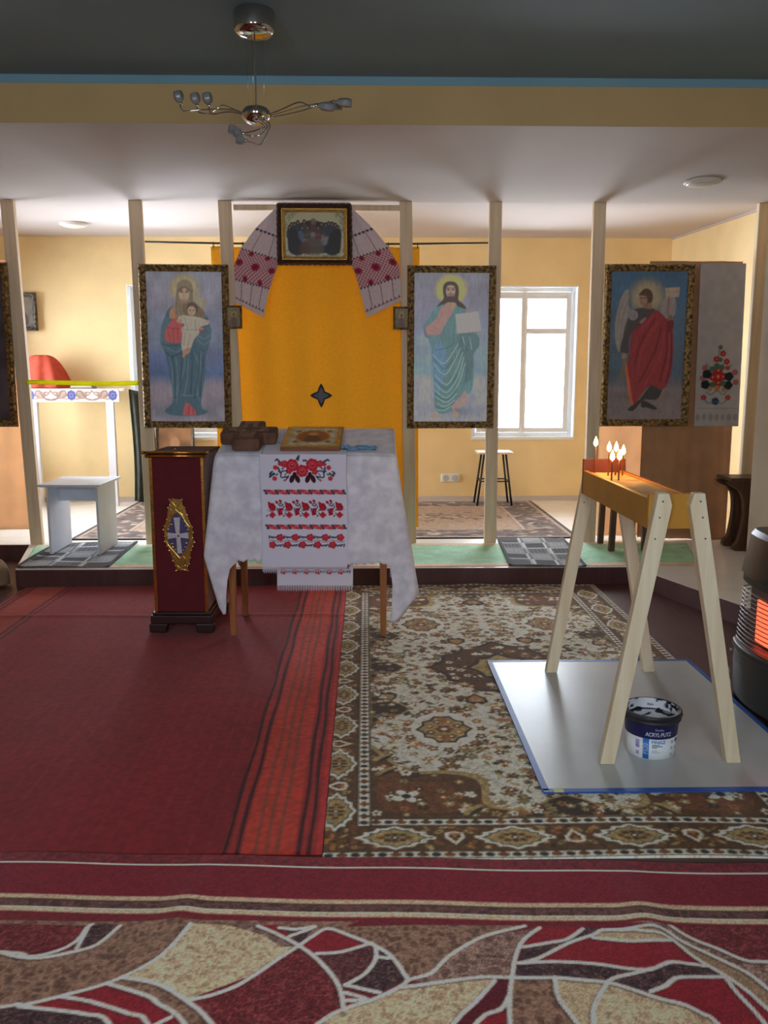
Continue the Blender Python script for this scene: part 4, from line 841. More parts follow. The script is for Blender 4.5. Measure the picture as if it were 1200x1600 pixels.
# damask cloth: top and falling skirt in one sheet
DAM = mat('white_damask', (246, 244, 253), rough=.6, scale=15, col2=(220, 218, 232), bump=.3, bscale=22, sheen=.3, trans=.12)
def cloth():
    hx, hy, n = .497, .275, 240; rows = 46
    per = []; side = []
    L = 2*(2*hx+2*hy)
    for i in range(n):
        s_ = (i+.5)/n*L
        if s_ < 2*hx: per.append((-hx+s_, -hy, 0, -1))
        elif s_ < 2*hx+2*hy: per.append((hx, -hy+s_-2*hx, 1, 0))
        elif s_ < 4*hx+2*hy: per.append((hx-(s_-2*hx-2*hy), hy, 0, 1))
        else: per.append((-hx, hy-(s_-4*hx-2*hy), -1, 0))
    V = []
    for r in range(rows+1):
        t = r/rows
        for i, (x, y, nx_, ny_) in enumerate(per):
            left = x < 0; sx = -1 if left else 1; sy = 1 if y > 0 else -1
            d = (hx-abs(x)) if abs(ny_) else -(hy-abs(y))        # way along the edge from the nearest corner, + on the long sides
            dc = d-(.03 if left else .02); k = math.exp(-(dc/((.04 if left else .028) if dc > 0 else (.06 if left else .10)))**2)
            wc = math.exp(-(max(d, 0)/.07)**2) if d > 0 else 1.0
            drop = .600+(.30 if left else .36)*k+.008*math.sin(i*1.9)*(1 if t > .93 else 0)
            if ny_ < 0: drop += .010*math.sin(x*7)
            fl = t*t*(3-2*t); u2 = t*drop/.6
            out_ = (.088 if left else .095)*u2-(.42*k*max(0, t-.66) if left else .95*k*max(0, t-.84))
            if d < 0: out_ *= .3+(.7*math.exp(-(d/.11)**2) if sy < 0 else 0)
            fx = sx*wc*out_+.010*math.sin(y*24+2)*abs(nx_)*fl
            fy = ny_*(.012*t+.022*fl)+sy*k*.012*fl+.009*math.sin(x*13+1)*abs(ny_)*fl+.012*math.sin(x*31)*abs(ny_)*fl*k
            z = topz(y)+.006-t*drop
            if r == 0: z = topz(y)+.006
            rd = .008*(1-math.exp(-t*40)); V.append((x+fx+nx_*rd, y+fy+ny_*rd, z))
    F = [(r*n+i, (r+1)*n+i, (r+1)*n+(i+1) % n, r*n+(i+1) % n) for r in range(rows) for i in range(n)]
    b = MB().add(V, F, True)
    # top
    N = 24; k0 = len(b.v); TV = [(-hx+2*hx*i/N, -hy+2*hy*j/10, topz(-hy+2*hy*j/10)+.006) for j in range(11) for i in range(N+1)]
    b.add(TV, [(j*(N+1)+i, j*(N+1)+i+1, (j+1)*(N+1)+i+1, (j+1)*(N+1)+i) for j in range(10) for i in range(N)], True)
    o = b.build('tablecloth', DAM, None, loc=(TABX, TABY, 0), rot=(0, 0, TABR)); md = o.modifiers.new('thickness', 'SOLIDIFY'); md.thickness = .003; md.offset = 0
    return tag(o, 'white damask cloth draped over the square table, corners hanging low', 'tablecloth')
cloth()

# embroidered towels -----------------------------------------------
LINEN = painted('white_linen', rough=.85, bump=.25, bscale=600, spec=.2, sheen=.2, trans=.08)
R1, R2, R3, LF, LB = (196, 40, 56), (168, 26, 44), (214, 70, 84), (62, 72, 84), (58, 22, 34)
def fl2(c, x, y, r, n=6):
    for k in range(n): a = k*2*PI/n; c.ell(x+r*.55*math.cos(a), y+r*.55*math.sin(a), r*.5, r*.5, R1)
    for k in range(n): a = k*2*PI/n+.3; c.ell(x+r*.45*math.cos(a), y+r*.45*math.sin(a), r*.24, r*.24, R3)
    c.ell(x, y, r*.28, r*.28, R2); c.ell(x, y+r*.1, r*.1, r*.1, (230, 190, 190))
def rosechain(c, y, w, x0, x1, n):          # narrow band of diagonal roses between dark scrolls
    for k in range(n):
        x = x0+(k+.5)*(x1-x0)/n; r = .0165
        for d in (-1.3, -.45, .45, 1.3): c.ell(x+d*r*.9, y-d*r*.15, r*.62, r*.72, R1 if d*d < 1 else R3)
        c.line([(x-r, y-.004), (x+r, y+.004)], .003, (228, 190, 196))
    for k in range(n+1):
        x = x0+k*(x1-x0)/n; c.ell(x-.004, y+.007, .009, .006, LF, -.6); c.ell(x+.004, y-.007, .009, .006, LF, -.6); c.line([(x-.003, y-.012), (x+.003, y+.012)], .003, LF)
def pairs(c, y, x0, x1, n, r):              # two staggered rows of round flowers with leaves
    for k in range(n):
        x = x0+(k+.25)*(x1-x0)/n
        fl2(c, x, y-r*1.0, r, 5); fl2(c, x+.5*(x1-x0)/n, y+r*1.0, r, 5)
        for a in (-.9, -.3, .3, .9): c.ell(x+.5*(x1-x0)/n+a*r*1.1, y-r*1.1-abs(a)*.002, r*.5, r*.2, LF, a+.5); c.ell(x+a*r*1.0, y+r*1.1, r*.5, r*.2, LF, a-.5)
    c.line([(x0+(x1-x0)*t, y+.006*math.sin(t*n*2*PI)) for t in np.linspace(0, 1, 60)], .0025, LF)
TW, TH = .478, .632
c = Canvas(TW, TH, .0028, (220, 217, 240)); yy = lambda p: (1-(p-48)/(1265-48))*TH+0; xx = lambda p: (p-45)/(1005-45)*TW; q2 = lambda p: (xx(p[0]), yy(p[1]))
sc = TW/960
for (x, y, r) in ((405, 165, 68), (628, 160, 68), (515, 225, 66), (318, 150, 40), (712, 150, 40), (370, 225, 34), (655, 235, 34), (268, 150, 22), (765, 155, 22), (220, 188, 26), (812, 190, 26), (208, 305, 26), (828, 305, 26)): fl2(c, *q2((x, y)), r*sc, 7 if r > 50 else 5)
for (x, y) in ((400, 310), (460, 310), (575, 310), (635, 310)): c.ell(*q2((x, y)), 26*sc, 46*sc, LB, .35 if x in (460, 635) else -.35); c.line([q2((x, y-30)), q2((x, y+30))], 5*sc, (120, 46, 60))
c.ell(*q2((430, 265)), 22*sc, 30*sc, LB); c.ell(*q2((600, 265)), 22*sc, 30*sc, LB)
for P in ([(240, 100), (270, 130)], [(800, 105), (750, 130)], [(455, 100), (480, 65), (470, 110)], [(530, 115), (560, 115)], [(170, 240), (155, 290), (200, 250)], [(250, 190), (270, 240)], [(770, 190), (760, 240)], [(870, 240), (860, 280), (820, 250)]): c.line([q2(p) for p in P], 20*sc, LF)
for m in (1, -1):
    g = lambda p: q2((518+m*(p[0]-518), p[1]))
    c.line([g(p) for p in smooth([(350, 225), (290, 230), (280, 290), (330, 290), (365, 280)], False)], 13*sc, (40, 44, 56)); c.line([g(p) for p in smooth([(340, 250), (320, 280), (350, 296)], False)], 9*sc, LF)
    for p in ((160, 250), (180, 235), (205, 262), (235, 262), (262, 225), (300, 200), (225, 110), (330, 320), (350, 300)): c.ell(*g(p), 16*sc, 8*sc, LF, m*.7)
    c.ell(*g((318, 325)), 14*sc, 14*sc, (200, 110, 130))
rosechain(c, yy(450), TW, xx(100), xx(975), 7); rosechain(c, yy(825), TW, xx(105), xx(970), 7)
for k in range(5):
    x = 165+k*188
    P = [(x-45, 550), (x-5, 570), (x+20, 570), (x+45, 610), (x+30, 650), (x-20, 650), (x-40, 610)]; c.poly([q2(p) for p in P], R2); 
    for d in ((-20, 590), (5, 610), (20, 635), (-10, 630)): c.ell(*q2((x+d[0], d[1])), 13*sc, 13*sc, R1)
    c.poly([q2(p) for p in ((x, 655), (x+45, 695), (x, 735), (x-42, 700))], R3); 
    for d in ((-14, 0), (14, 0), (0, -14), (0, 14)): c.ell(*q2((x+d[0], 695+d[1])), 9*sc, 9*sc, R2)
    c.ell(*q2((x-60, 705)), 15*sc, 7*sc, LF, .8)
    if k < 4:
        x2 = x+100; c.poly([q2(p) for p in ((x2-20, 625), (x2+30, 620), (x2+10, 660), (x2+20, 690), (x2-30, 705), (x2-40, 660))], R2); c.ell(*q2((x2, 655)), 14*sc, 14*sc, R1)
        for d in ((-35, 560, R2), (5, 548, R2)): c.ell(*q2((x2-10+d[0], d[1])), 20*sc, 14*sc, d[2], -.8)
        for d in ((-20, 590), (0, 600), (20, 585), (30, 610), (-40, 640), (55, 640), (50, 680), (-5, 575)): c.ell(*q2((x2+d[0], d[1])), 15*sc, 7*sc, LF, d[0]*.05)
c.line([q2((110+t*860, 640+18*math.sin(t*5*2*PI))) for t in np.linspace(0, 1, 80)], .003, LF, .8)
pairs(c, yy(980), xx(120), xx(965), 5, .0205)
c.a *= (1-.04*((np.indices(c.a.shape[:2]).sum(0) % 2))[..., None])
TA = empty('embroidered_towel', (TABX, TABY, 0), TABR, 'long white towel embroidered with red roses hanging over the front of the tablecloth', 'towel')
tx0 = -.245
def towel_fn(X, Y):                        # lies on the sloping top for .2 m and falls over the front
    s_ = TH-Y; 
    return tx0+X+.004*np.sin(Y*8), -.275-.030-.030*np.clip(s_/TH, 0, 1)-.003*np.sin(X*20)+0*X+.004*np.cos(X*12)*s_, 1.066+.012-s_+.0*X
sheet('towel_cloth', c, towel_fn, LINEN, TA, 1.18, solid=.002)
c2 = Canvas(TW, .24, .01, (220, 217, 240)); 
sheet('towel_cloth_top', c2, lambda X, Y: (tx0+X, -.300+Y, topz(-.300+Y)+.0115-.004*np.exp(-Y/.01)), LINEN, TA, 1.18, solid=.002)
b = MB()
for k in range(110): x = tx0+.004+k*(TW-.008)/109; b.box(x-.0011, x+.0011, -.336, -.334, 1.078-TH-.022-.006*(k % 3), 1.078-TH+.004)
b.build('fringe', mat('white_fringe', (222, 220, 234), rough=.9), TA)
# lower towel, hanging from under the cloth
T2W, T2H = .435, .62; c = Canvas(T2W, T2H, .003, (220, 217, 240)); pairs(c, .102, .02, T2W-.02, 6, .018)
TB = empty('embroidered_towel', (TABX, TABY, 0), TABR, 'white towel with one rose border and fringed end hanging out below the tablecloth', 'towel')
sheet('towel_cloth', c, lambda X, Y: (-.175+X+.01*(Y/T2H), -.236+.004*np.sin(X*14)*(1-Y/T2H), .317+Y), LINEN, TB, 1.18, solid=.002)
b = MB()
for k in range(90): x = -.173+k*(T2W-.004)/89; b.hexa([(x-.002+.004*math.sin(k*2.1), -.238, .292-.004*(k % 3)), (x+.001+.004*math.sin(k*2.1), -.238, .292-.004*(k % 3)), (x+.001+.004*math.sin(k*2.1), -.236, .292), (x-.002+.004*math.sin(k*2.1), -.236, .292)], [(x-.0012, -.238, .320), (x+.0012, -.238, .320), (x+.0012, -.236, .320), (x-.0012, -.236, .320)])
b.build('fringe', MATS['white_fringe'], TB)

# things on the table (lying on the sloping top) --------------------
def on_top(name, x, y, label, cat, rz=0.0, lift=.0085):
    o = empty(name, (0, 0, 0), 0, label, cat); c_, s_ = math.cos(TABR), math.sin(TABR)
    o.location = (TABX+x*c_-y*s_, TABY+x*s_+y*c_, topz(y)+lift); o.rotation_euler = (math.atan(.205), 0, TABR+rz); return o
BRNW = mat('brown_cut_stone', (118, 82, 62), rough=.8, scale=18, col2=(88, 58, 46), bump=.5, bscale=40)
CR_ = on_top('cross_block', -.342, -.035, 'thick brown carved cross lying on the left of the covered table', 'cross', .03, .0145)
def crossp(a, b, w_, ch): return [(-w_, -b), (w_, -b), (w_+ch, -w_*1.1), (a, -w_), (a, w_), (w_, w_), (w_, b), (-w_, b), (-w_, w_), (-a, w_), (-a, -w_), (-w_-ch, -w_*1.1)]
MB().prism(crossp(.16, .205, .075, .012), .0, .072).build('cross_body', BRNW, CR_, .012)
b = MB(); b.prism(crossp(.115, .16, .042, .006), .072, .078); cr2 = b.build('cross_inlay', mat('worn_tan_inlay', (150, 118, 92), rough=.7, scale=25, col2=(104, 74, 56), bump=.3), CR_, .004)
b = MB().prism(crossp(.07, .1, .012, .002), .078, .083); b.build('cross_relief', BRNW, cr2)
GI = on_top('lying_icon', .024, -.005, 'flat wooden icon with gold border lying on the middle of the covered table', 'icon', .0, .0138)
bx('board', wood('icon_board', (150, 92, 44), (126, 74, 34), axis='x'), GI, -.168, .168, -.225, .225, 0, .022, .003)
P = Canvas(.34, .44, .004, (176, 132, 62)); P.rect(.03, .31, .03, .41, (158, 150, 128)); P.rect(.045, .295, .045, .395, (172, 162, 132)); P.a *= (1+.12*(2*vnoise(P.ny, P.nx, 6, 2)-1))[..., None]
for k in range(14): a = k*2*PI/14; P.ell(.17+.085*math.cos(a), .22+.11*math.sin(a), .022, .026, (150, 92, 44))
P.ell(.17, .22, .085, .11, (138, 76, 38)); P.ell(.17, .20, .055, .085, (104, 84, 64)); P.ell(.17, .27, .024, .03, (176, 128, 84)); P.ell(.17, .27, .04, .045, (190, 150, 70), alpha=.35); P.poly([(.12, .12), (.22, .12), (.20, .24), (.14, .24)], (92, 60, 50))
for (x, y) in ((.075, .33), (.265, .33), (.075, .11), (.265, .11)): P.ell(x, y, .02, .03, (140, 118, 84)); P.ell(x, y, .009, .013, (104, 78, 54))
sheet('icon_image', P, lambda X, Y: ((X-.17)*.97, Y-.22, .0228+0*X), painted('icon_image_paint', rough=.45, bump=.05), GI, 1.6)
BL = on_top('blue_flower_sprig', .295, -.20, 'small bunch of pale blue flowers lying on the right of the covered table', 'flowers', .0, .011)
BLU = mat('pale_blue_petal', (120, 168, 206), rough=.8, var=.25, scale=60); GRN = mat('leaf_green', (72, 110, 72), rough=.7, var=.2, scale=40)
r = random.Random(2)
for k in range(9):
    cx, cy = -.085+.021*k, r.uniform(-.02, .025); b = MB()
    for q_ in range(6): a = q_*PI/3; b.ball((cx+.012*math.cos(a), cy+.012*math.sin(a), .012+.004*(q_ % 2)), .0115, .0115, .006, 8, 5)
    b.ball((cx, cy, .02), .008, .008, .006, 8, 5); b.build('flower', BLU, BL)
b = MB()
for k in range(5): b.ball((-.07+.035*k, .03-.012*(k % 2), .006), .02, .006, .004, 8, 5)
b.tube([(-.09, 0, .005), (0, .008, .006), (.1, -.006, .005)], .003, 6); b.build('leaves', GRN, BL)

# ================================================================ LECTERN
VEL = mat('red_velvet', (98, 12, 26), rough=.9, var=.15, scale=14, sheen=.4, bump=.1, bscale=300)
BRASS = mat('polished_brass', (206, 146, 74), rough=.25, metal=.95, var=.2, scale=30, bump=.1, bscale=60)
DKW = mat('dark_stained_wood', (52, 26, 26), rough=.4, var=.2, scale=10, stretch=(1, 1, 8))
GOLD = mat('gold_casting', (240, 206, 124), rough=.16, metal=.95, var=.1, scale=50)
GOLDP = mat('dull_gold_plate', (176, 136, 70), rough=.34, metal=.9, var=.15, scale=50)
L_ = empty('lectern', (-1.085, 5.08, .0125), -.02, 'narrow red velvet lectern with brass edges and a silver cross emblem', 'lectern')
BW, TWd, D0, D1 = .150, .150, -.215, .24
bx('body', VEL, L_, -.148, .148, D0+.004, D1-.004, .12, 1.045)
bx('top_panel', mat('dark_red_top_cloth', (70, 34, 30), rough=.8, var=.2), L_, -.165, .165, D0-.012, D1+.01, 1.045, 1.06, .004)
b = MB()
for x in (-.148, .148):
    for y in (D0+.004, D1-.004): b.box(x-.010, x+.010, y-.008, y+.008, .12, 1.045)
b.build('brass_edge', BRASS, L_, .003)
b = MB().tube([(-.185, D0-.014, 1.062), (.185, D0-.014, 1.062)], .0085, 10).tube([(-.172, D0-.014, 1.042), (.172, D0-.014, 1.042)], .011, 8)
for x in (-.185, .185, 0): b.ball((x, D0-.014, 1.062), .011)
b.ball((0, D0-.014, 1.08), .007); b.build('top_rail', BRASS, L_)
MB().box(-.18, .18, D0-.03, D1+.03, .055, .105).box(-.17, .17, D0-.02, D1+.02, .105, .122).build('plinth', DKW, L_, .006)
for sx in (-1, 1):
    for y in (D0-.028, D1-.032): 
        MB().hexa([(sx*.14-.05, y, 0), (sx*.14+.05, y, 0), (sx*.14+.05, y+.06, 0), (sx*.14-.05, y+.06, 0)], [(sx*.135-.055, y, .056), (sx*.135+.055, y, .056), (sx*.135+.055, y+.06, .056), (sx*.135-.055, y+.06, .056)]).build('foot', DKW, L_, .008)
# emblem, .42 m tall
ek = .42/1103
def E_(p): return ((p[0]-502)*ek, .79-(p[1]-235)*ek)
out = [(385, 235), (440, 228), (575, 232), (578, 320), (610, 360), (640, 470), (665, 560), (715, 660), (722, 740), (712, 820), (738, 890), (710, 960), (685, 1020), (670, 1130), (650, 1230), (620, 1260), (622, 1335), (440, 1338), (440, 1260), (400, 1180), (350, 1020), (320, 950), (285, 880), (290, 800), (272, 700), (290, 640), (330, 540), (355, 360), (385, 320)]
inn = [(485, 430), (530, 470), (590, 540), (630, 640), (670, 720), (640, 780), (668, 850), (650, 920), (600, 1010), (540, 1090), (520, 1120), (470, 1050), (400, 960), (345, 880), (350, 800), (330, 730), (370, 640), (390, 560), (440, 470)]
yf = D0+.002
em = MB().prism([E_(p) for p in out][::-1], yf-.012, yf, 'y').build('emblem', GOLDP, L_, .003); em['label'] = 'gilt emblem with a silver cross on violet enamel'
MB().prism([E_(p) for p in inn][::-1], yf-.0135, yf-.011, 'y').build('enamel', mat('violet_enamel', (84, 76, 122), rough=.3, var=.25, scale=60), em)
b = MB()
def arm(pts): b.prism([E_(p) for p in pts][::-1], yf-.019, yf-.012, 'y')
arm([(440, 508), (535, 508), (518, 790), (470, 790)]); arm([(470, 790), (525, 790), (552, 1060), (478, 1060)]); arm([(338, 740), (505, 762), (505, 812), (342, 836)]); arm([(505, 762), (648, 738), (655, 832), (505, 812)])
b.build('silver_cross', mat('cast_silver', (214, 212, 214), rough=.35, metal=.85, var=.2, scale=160, bump=.5, bscale=200), em, .001)
b = MB(); b.ball((E_((505, 788))[0], yf-.02, E_((505, 788))[1]), .006); b.build('red_stone', mat('red_stone', (120, 40, 30), rough=.2), em)
b = MB()
def scr(P, r_=.0042): b.tube([(E_(p)[0], yf-.014, E_(p)[1]) for p in smooth(P, False)], r_, 6)
for P in ([(410, 250), (470, 330), (480, 390), (560, 460), (620, 580), (690, 670)], [(560, 250), (500, 340), (440, 440), (370, 560), (300, 680)], [(400, 370), (420, 440), (380, 480)], [(570, 370), (540, 430), (590, 470)], [(480, 270), (480, 300)], [(700, 830), (690, 920), (600, 1050), (520, 1160)], [(300, 840), (340, 930), (430, 1040), (520, 1150)], [(430, 1100), (450, 1190), (430, 1230)], [(560, 1100), (600, 1170), (550, 1230)], [(460, 1240), (520, 1300), (600, 1240)], [(330, 620), (300, 720), (330, 800)], [(680, 620), (700, 730), (660, 800)], [(450, 1325), (530, 1310), (610, 1328)], [(395, 240), (480, 232), (570, 240)]): scr(P)
for p in ((380, 560), (400, 610), (590, 560), (620, 640), (400, 910), (410, 960), (620, 900), (600, 960), (450, 1000), (560, 1010), (650, 690), (350, 690)): b.ball((E_(p)[0], yf-.014, E_(p)[1]), .008, .004, .005)
for k, p in enumerate(out): b.ball((E_(p)[0], yf-.010, E_(p)[1]), .006, .004, .006)
b.build('scrollwork', GOLD, em)

# ================================================================ CANDLE STAND ON ITS SHEET
SHT = mat('grey_linoleum_sheet', (196, 200, 198), rough=.34, var=.06, scale=3, bump=.02, bscale=20, spec=.3)
TAPE = mat('blue_tape', (44, 92, 176), rough=.5, var=.1, scale=20)
SZ = .0155
S_ = empty('linoleum_sheet', (0, 0, 0), label='shiny grey sheet edged with blue tape under the candle stand', cat='floor sheet')
SX0, SX1, SY0, SY1 = .65, 1.70, 2.872, 4.29
bx('sheet', SHT, S_, SX0, SX1, SY0, SY1, SZ-.003, SZ)
for (a, b_, c_, d) in ((SX0-.012, SX1+.012, SY0-.014, SY0+.012), (SX0-.012, SX1+.012, SY1-.012, SY1+.014), (SX0-.014, SX0+.010, SY0, SY1), (SX1-.010, SX1+.014, SY0, SY1)): bx('tape_edge', TAPE, S_, a, b_, c_, d, SZ-.006, SZ+.001)
bx('tape_piece', mat('yellow_tape', (206, 206, 60), rough=.5, var=.1), S_, .675, .712, SY0-.017, SY0+.008, SZ+.001, SZ+.002)
PINE = wood('pale_pine', (246, 232, 200), (234, 214, 176), rough=.6)
OCH = mat('ochre_painted_wood', (192, 138, 42), rough=.55, var=.08, scale=7)
K_ = empty('candle_stand', (1.175, 3.63, SZ+.001), label='ochre candle trough on four splayed pale wooden legs', cat='candle stand')
kx = lambda x: x-1.175; ky = lambda y: y-3.63; kz = lambda z: z-SZ
YF, YK = 3.135, 4.085
def tl(name, m, x0, x1, y0, y1, z0, z1, bv=.002): return bx(name, m, K_, kx(x0), kx(x1), ky(y0), ky(y1), kz(z0), kz(z1), bv)
tl('side_board', OCH, 1.055, 1.075, YF, YK, .935, 1.05); tl('side_board', OCH, 1.232, 1.252, YF, YK, .935, 1.05)
tl('end_board', OCH, 1.055, 1.252, YF-.02, YF, .935, 1.068); tl('end_board', mat('red_brown_board', (98, 40, 32), rough=.6, var=.15), 1.055, 1.262, YK, YK+.02, .935, 1.105)
tl('bottom_board', OCH, 1.075, 1.232, YF, YK, .935, .955)
sd = Canvas(.157, YK-YF, .012, (206, 168, 120)); sd.a *= (1+.18*(2*vnoise(sd.ny, sd.nx, 3, 3)-1))[..., None]; sd.ell(.1, .4, .12, .25, (140, 132, 116), alpha=.7, soft=.1)
SA = sheet('sand', sd, lambda X, Y: (kx(1.075)+X, ky(YF)+Y, kz(1.04)+.004*np.sin(X*40)*np.sin(Y*23)), painted('grey_sand', rough=.95, bump=.8, bscale=180), K_, 1.2); tag(SA, kind='stuff')
b = MB()
for k in range(7): b.box(kx(1.240), kx(1.244), ky(YF+.13*k), ky(YF+.13*k+.12), kz(1.05), kz(1.053))
b.build('red_edge_strip', mat('red_edge', (150, 36, 28), rough=.6), K_)
# legs: each a plank that leans in to the trough, its head cut to a slant
def plank(x0, xt, y0, y1, z1, cut):
    wb, s_ = .056, 1 if xt > x0 else -1
    zc = z1-.05
    pts = [(x0-wb/2, SZ), (x0+wb/2, SZ), (xt+wb/2, zc if s_ > 0 else z1), (xt+(.006 if s_ > 0 else wb/2-.018), z1), (xt-(wb/2-.018 if s_ > 0 else .006), z1), (xt-wb/2, z1 if s_ > 0 else zc)]
    if s_ > 0: pts = [(x0-wb/2, SZ), (x0+wb/2, SZ), (xt+wb/2+.004, z1-.045), (xt+wb/2-.010, z1), (xt-wb/2+.006, z1)]
    else: pts = [(x0-wb/2, SZ), (x0+wb/2, SZ), (xt+wb/2-.006, z1), (xt-wb/2+.010, z1), (xt-wb/2-.004, z1-.045)]
    b = MB().prism([(kx(x), kz(z)) for x, z in pts], ky(y0), ky(y1), 'y'); o = b.build('leg', PINE, K_, .003)
    for z in (z1-.09, z1-.17, z1-.03):
        t = (z-SZ)/(z1-SZ); sc_ = MB().lathe([(.0035, 0), (.0035, .002), (.002, .003)], (0, 0, 0), 10)
        sc_.build('screw', mat('steel_screw', (120, 112, 100), rough=.4, metal=.8), o, loc=(kx(x0+(xt-x0)*t), ky(y0), kz(z)), rot=(PI/2, 0, 0))
plank(.93, 1.098, YF-.062, YF-.02, 1.075, 0); plank(1.425, 1.228, YF-.062, YF-.02, 1.075, 0)
plank(.937, 1.096, YK+.02, YK+.062, 1.06, 0); plank(1.437, 1.250, YK+.02, YK+.062, 1.06, 0)
# candles
WAX = mat('brown_beeswax', (126, 70, 36), rough=.5, var=.1, scale=40)
FLM = emis('candle_flame', (1.0, .56, .16), 40.0); WICK = mat('burnt_wick', (40, 30, 26), rough=.9)
def candle(x, y, h, label):
    o = empty('candle', (x, y, 1.038), label=label, cat='candle', group='lit candles in the trough')
    MB().lathe([(.0038, 0), (.0038, h-.004), (.003, h)], n=10).build('wax_stick', WAX, o)
    MB().tube([(0, 0, h-.001), (.0006, 0, h+.006)], .0008, 6).build('wick', WICK, o)
    f = MB().lathe([(.001, h+.003), (.008, h+.010), (.011, h+.018), (.008, h+.031), (.004, h+.041), (.0006, h+.05)], n=12).build('flame', FLM, o)
    l = bpy.data.lights.new('candle_light', 'POINT'); l.color = (1, .50, .17); l.energy = .4; l.shadow_soft_size = .012
    lo = bpy.data.objects.new('candle_light', l); COL.objects.link(lo); lo.location = (0, 0, h+.06); lo.parent = f
for (px, pf, y, lb) in ((931, 692, 4.05, 'lit candle nearest the upright, apart from the others'), (952, 700, 3.95, 'lit tall candle leftmost of the close group'), (963, 700, 3.97, 'lit tallest candle in the middle of the close group'), (974, 705, 3.93, 'lit tall candle rightmost of the close group'), (957, 714, 3.72, 'lit low candle in front, on the left of the close group'), (968, 713, 3.74, 'lit low candle in front, on the right of the close group')):
    x, y_, z = at(px, pf, y); candle(x, y, z-1.038-.02, lb)

# ================================================================ PLASTER BUCKET
NAVY = mat('navy_plastic', (30, 28, 84), rough=.35, var=.08); LABW = mat('white_label', (242, 248, 252), rough=.4, var=.02); RIMB = mat('black_smeared_plastic', (34, 34, 40), rough=.5, scale=22, col2=(60, 60, 66))
U_ = empty('plaster_bucket', (1.136, 3.195, SZ+.001), label='open white and navy plaster bucket standing under the candle stand', cat='bucket')
U_.scale = (1, 1, .92)
rr = lambda z: .094+.013*z/.2
MB().lathe([(rr(0)-.006, 0), (rr(0), .004), (rr(.10), .10)], n=64).build('bucket_body', LABW, U_)
MB().lathe([(rr(.10)+.0006, .098), (rr(.17)+.0006, .172)], n=64, cap=False).build('navy_band', NAVY, U_)
MB().lathe([(rr(.16), .160), (.113, .162), (.114, .170), (.111, .172), (.111, .178), (.115, .181), (.115, .196), (.112, .199), (.106, .199), (.103, .17), (.0975, .1)], n=64, cap=False).build('rim', RIMB, U_)
pc = Canvas(.25, .25, .0035, (34, 36, 44)); pn = vnoise(pc.ny, pc.nx, 8, 5)*.6+vnoise(pc.ny, pc.nx, 3.5, 6)*.4
pn = np.repeat(vnoise(pc.ny//2+2, pc.nx//4+2, 4, 5), 2, 0)[:pc.ny]; pn = np.repeat(pn, 4, 1)[:, :pc.nx]*.6+vnoise(pc.ny, pc.nx, 6, 6)*.4
mk = np.clip((pn-.56+.9*(pc.y[:, None]-.125)+.7*(pc.x[None, :]-.125))*11, 0, 1); pc.a += (np.array((226, 230, 238))-pc.a)*mk[..., None]
PLM = painted('plaster_smears', rough=.7, bump=.5, bscale=90)
# inside wall with plaster smears and the plaster in the bottom
n_, m_ = 96, 24; th = np.linspace(0, 2*PI, n_); zz = np.linspace(0, 1, m_); TH_, ZZ = np.meshgrid(th, zz)
pn2 = vnoise(m_, n_, 4, 8)*.6+vnoise(m_, n_, 2, 9)*.4; mk2 = np.clip((pn2-.46+.16*np.cos(TH_-1.1))*9, 0, 1); cc = np.array((30, 32, 40.))[None, None]+(np.array((224, 230, 238.))-np.array((30, 32, 40.)))[None, None]*mk2[..., None]
cl = (cc/255)**2.2
R_ = .0995+.0040*ZZ; mesh_np('inner_wall', np.stack([R_*np.cos(TH_), R_*np.sin(TH_), .10+ZZ*.099], -1).reshape(-1, 3), grid_quads(n_, m_)[:, ::-1], PLM, U_, cl.reshape(-1, 3))
sheet('plaster', pc, lambda X, Y: (lambda a, r_: (r_*np.cos(a), r_*np.sin(a), .150+.010*np.sin(X*50)*np.sin(Y*44)))(np.arctan2(Y-.125, X-.125), np.minimum(np.hypot(X-.125, Y-.125), .101)), PLM, U_, 1.0)
def arc_patch(name, m, a0, a1, z0, z1, off=.0012, n=18, parent=U_):
    V = []
    for i in range(n+1):
        a = a0+(a1-a0)*i/n
        for z in (z0, z1): V += [((rr(z)+off)*math.sin(a), -(rr(z)+off)*math.cos(a), z), ((rr(z)-.001)*math.sin(a), -(rr(z)-.001)*math.cos(a), z)]
    F = []
    for i in range(n):
        k = 4*i; F += [(k, k+4, k+6, k+2), (k+2, k+6, k+7, k+3), (k+1, k+5, k+4, k)]
    F += [(0, 2, 3, 1), (4*n, 4*n+1, 4*n+3, 4*n+2)]
    return MB().add(V, F, True).build(name, m, parent)
PBL = mat('bright_blue_print', (44, 132, 214), rough=.4); PDK = mat('dark_print', (60, 78, 110), rough=.4); PGR = mat('pale_grey_print', (176, 190, 208), rough=.4); PLV = mat('lavender_print', (176, 172, 220), rough=.4)
arc_patch('blue_strip', PBL, -.62, -.38, .006, .099)
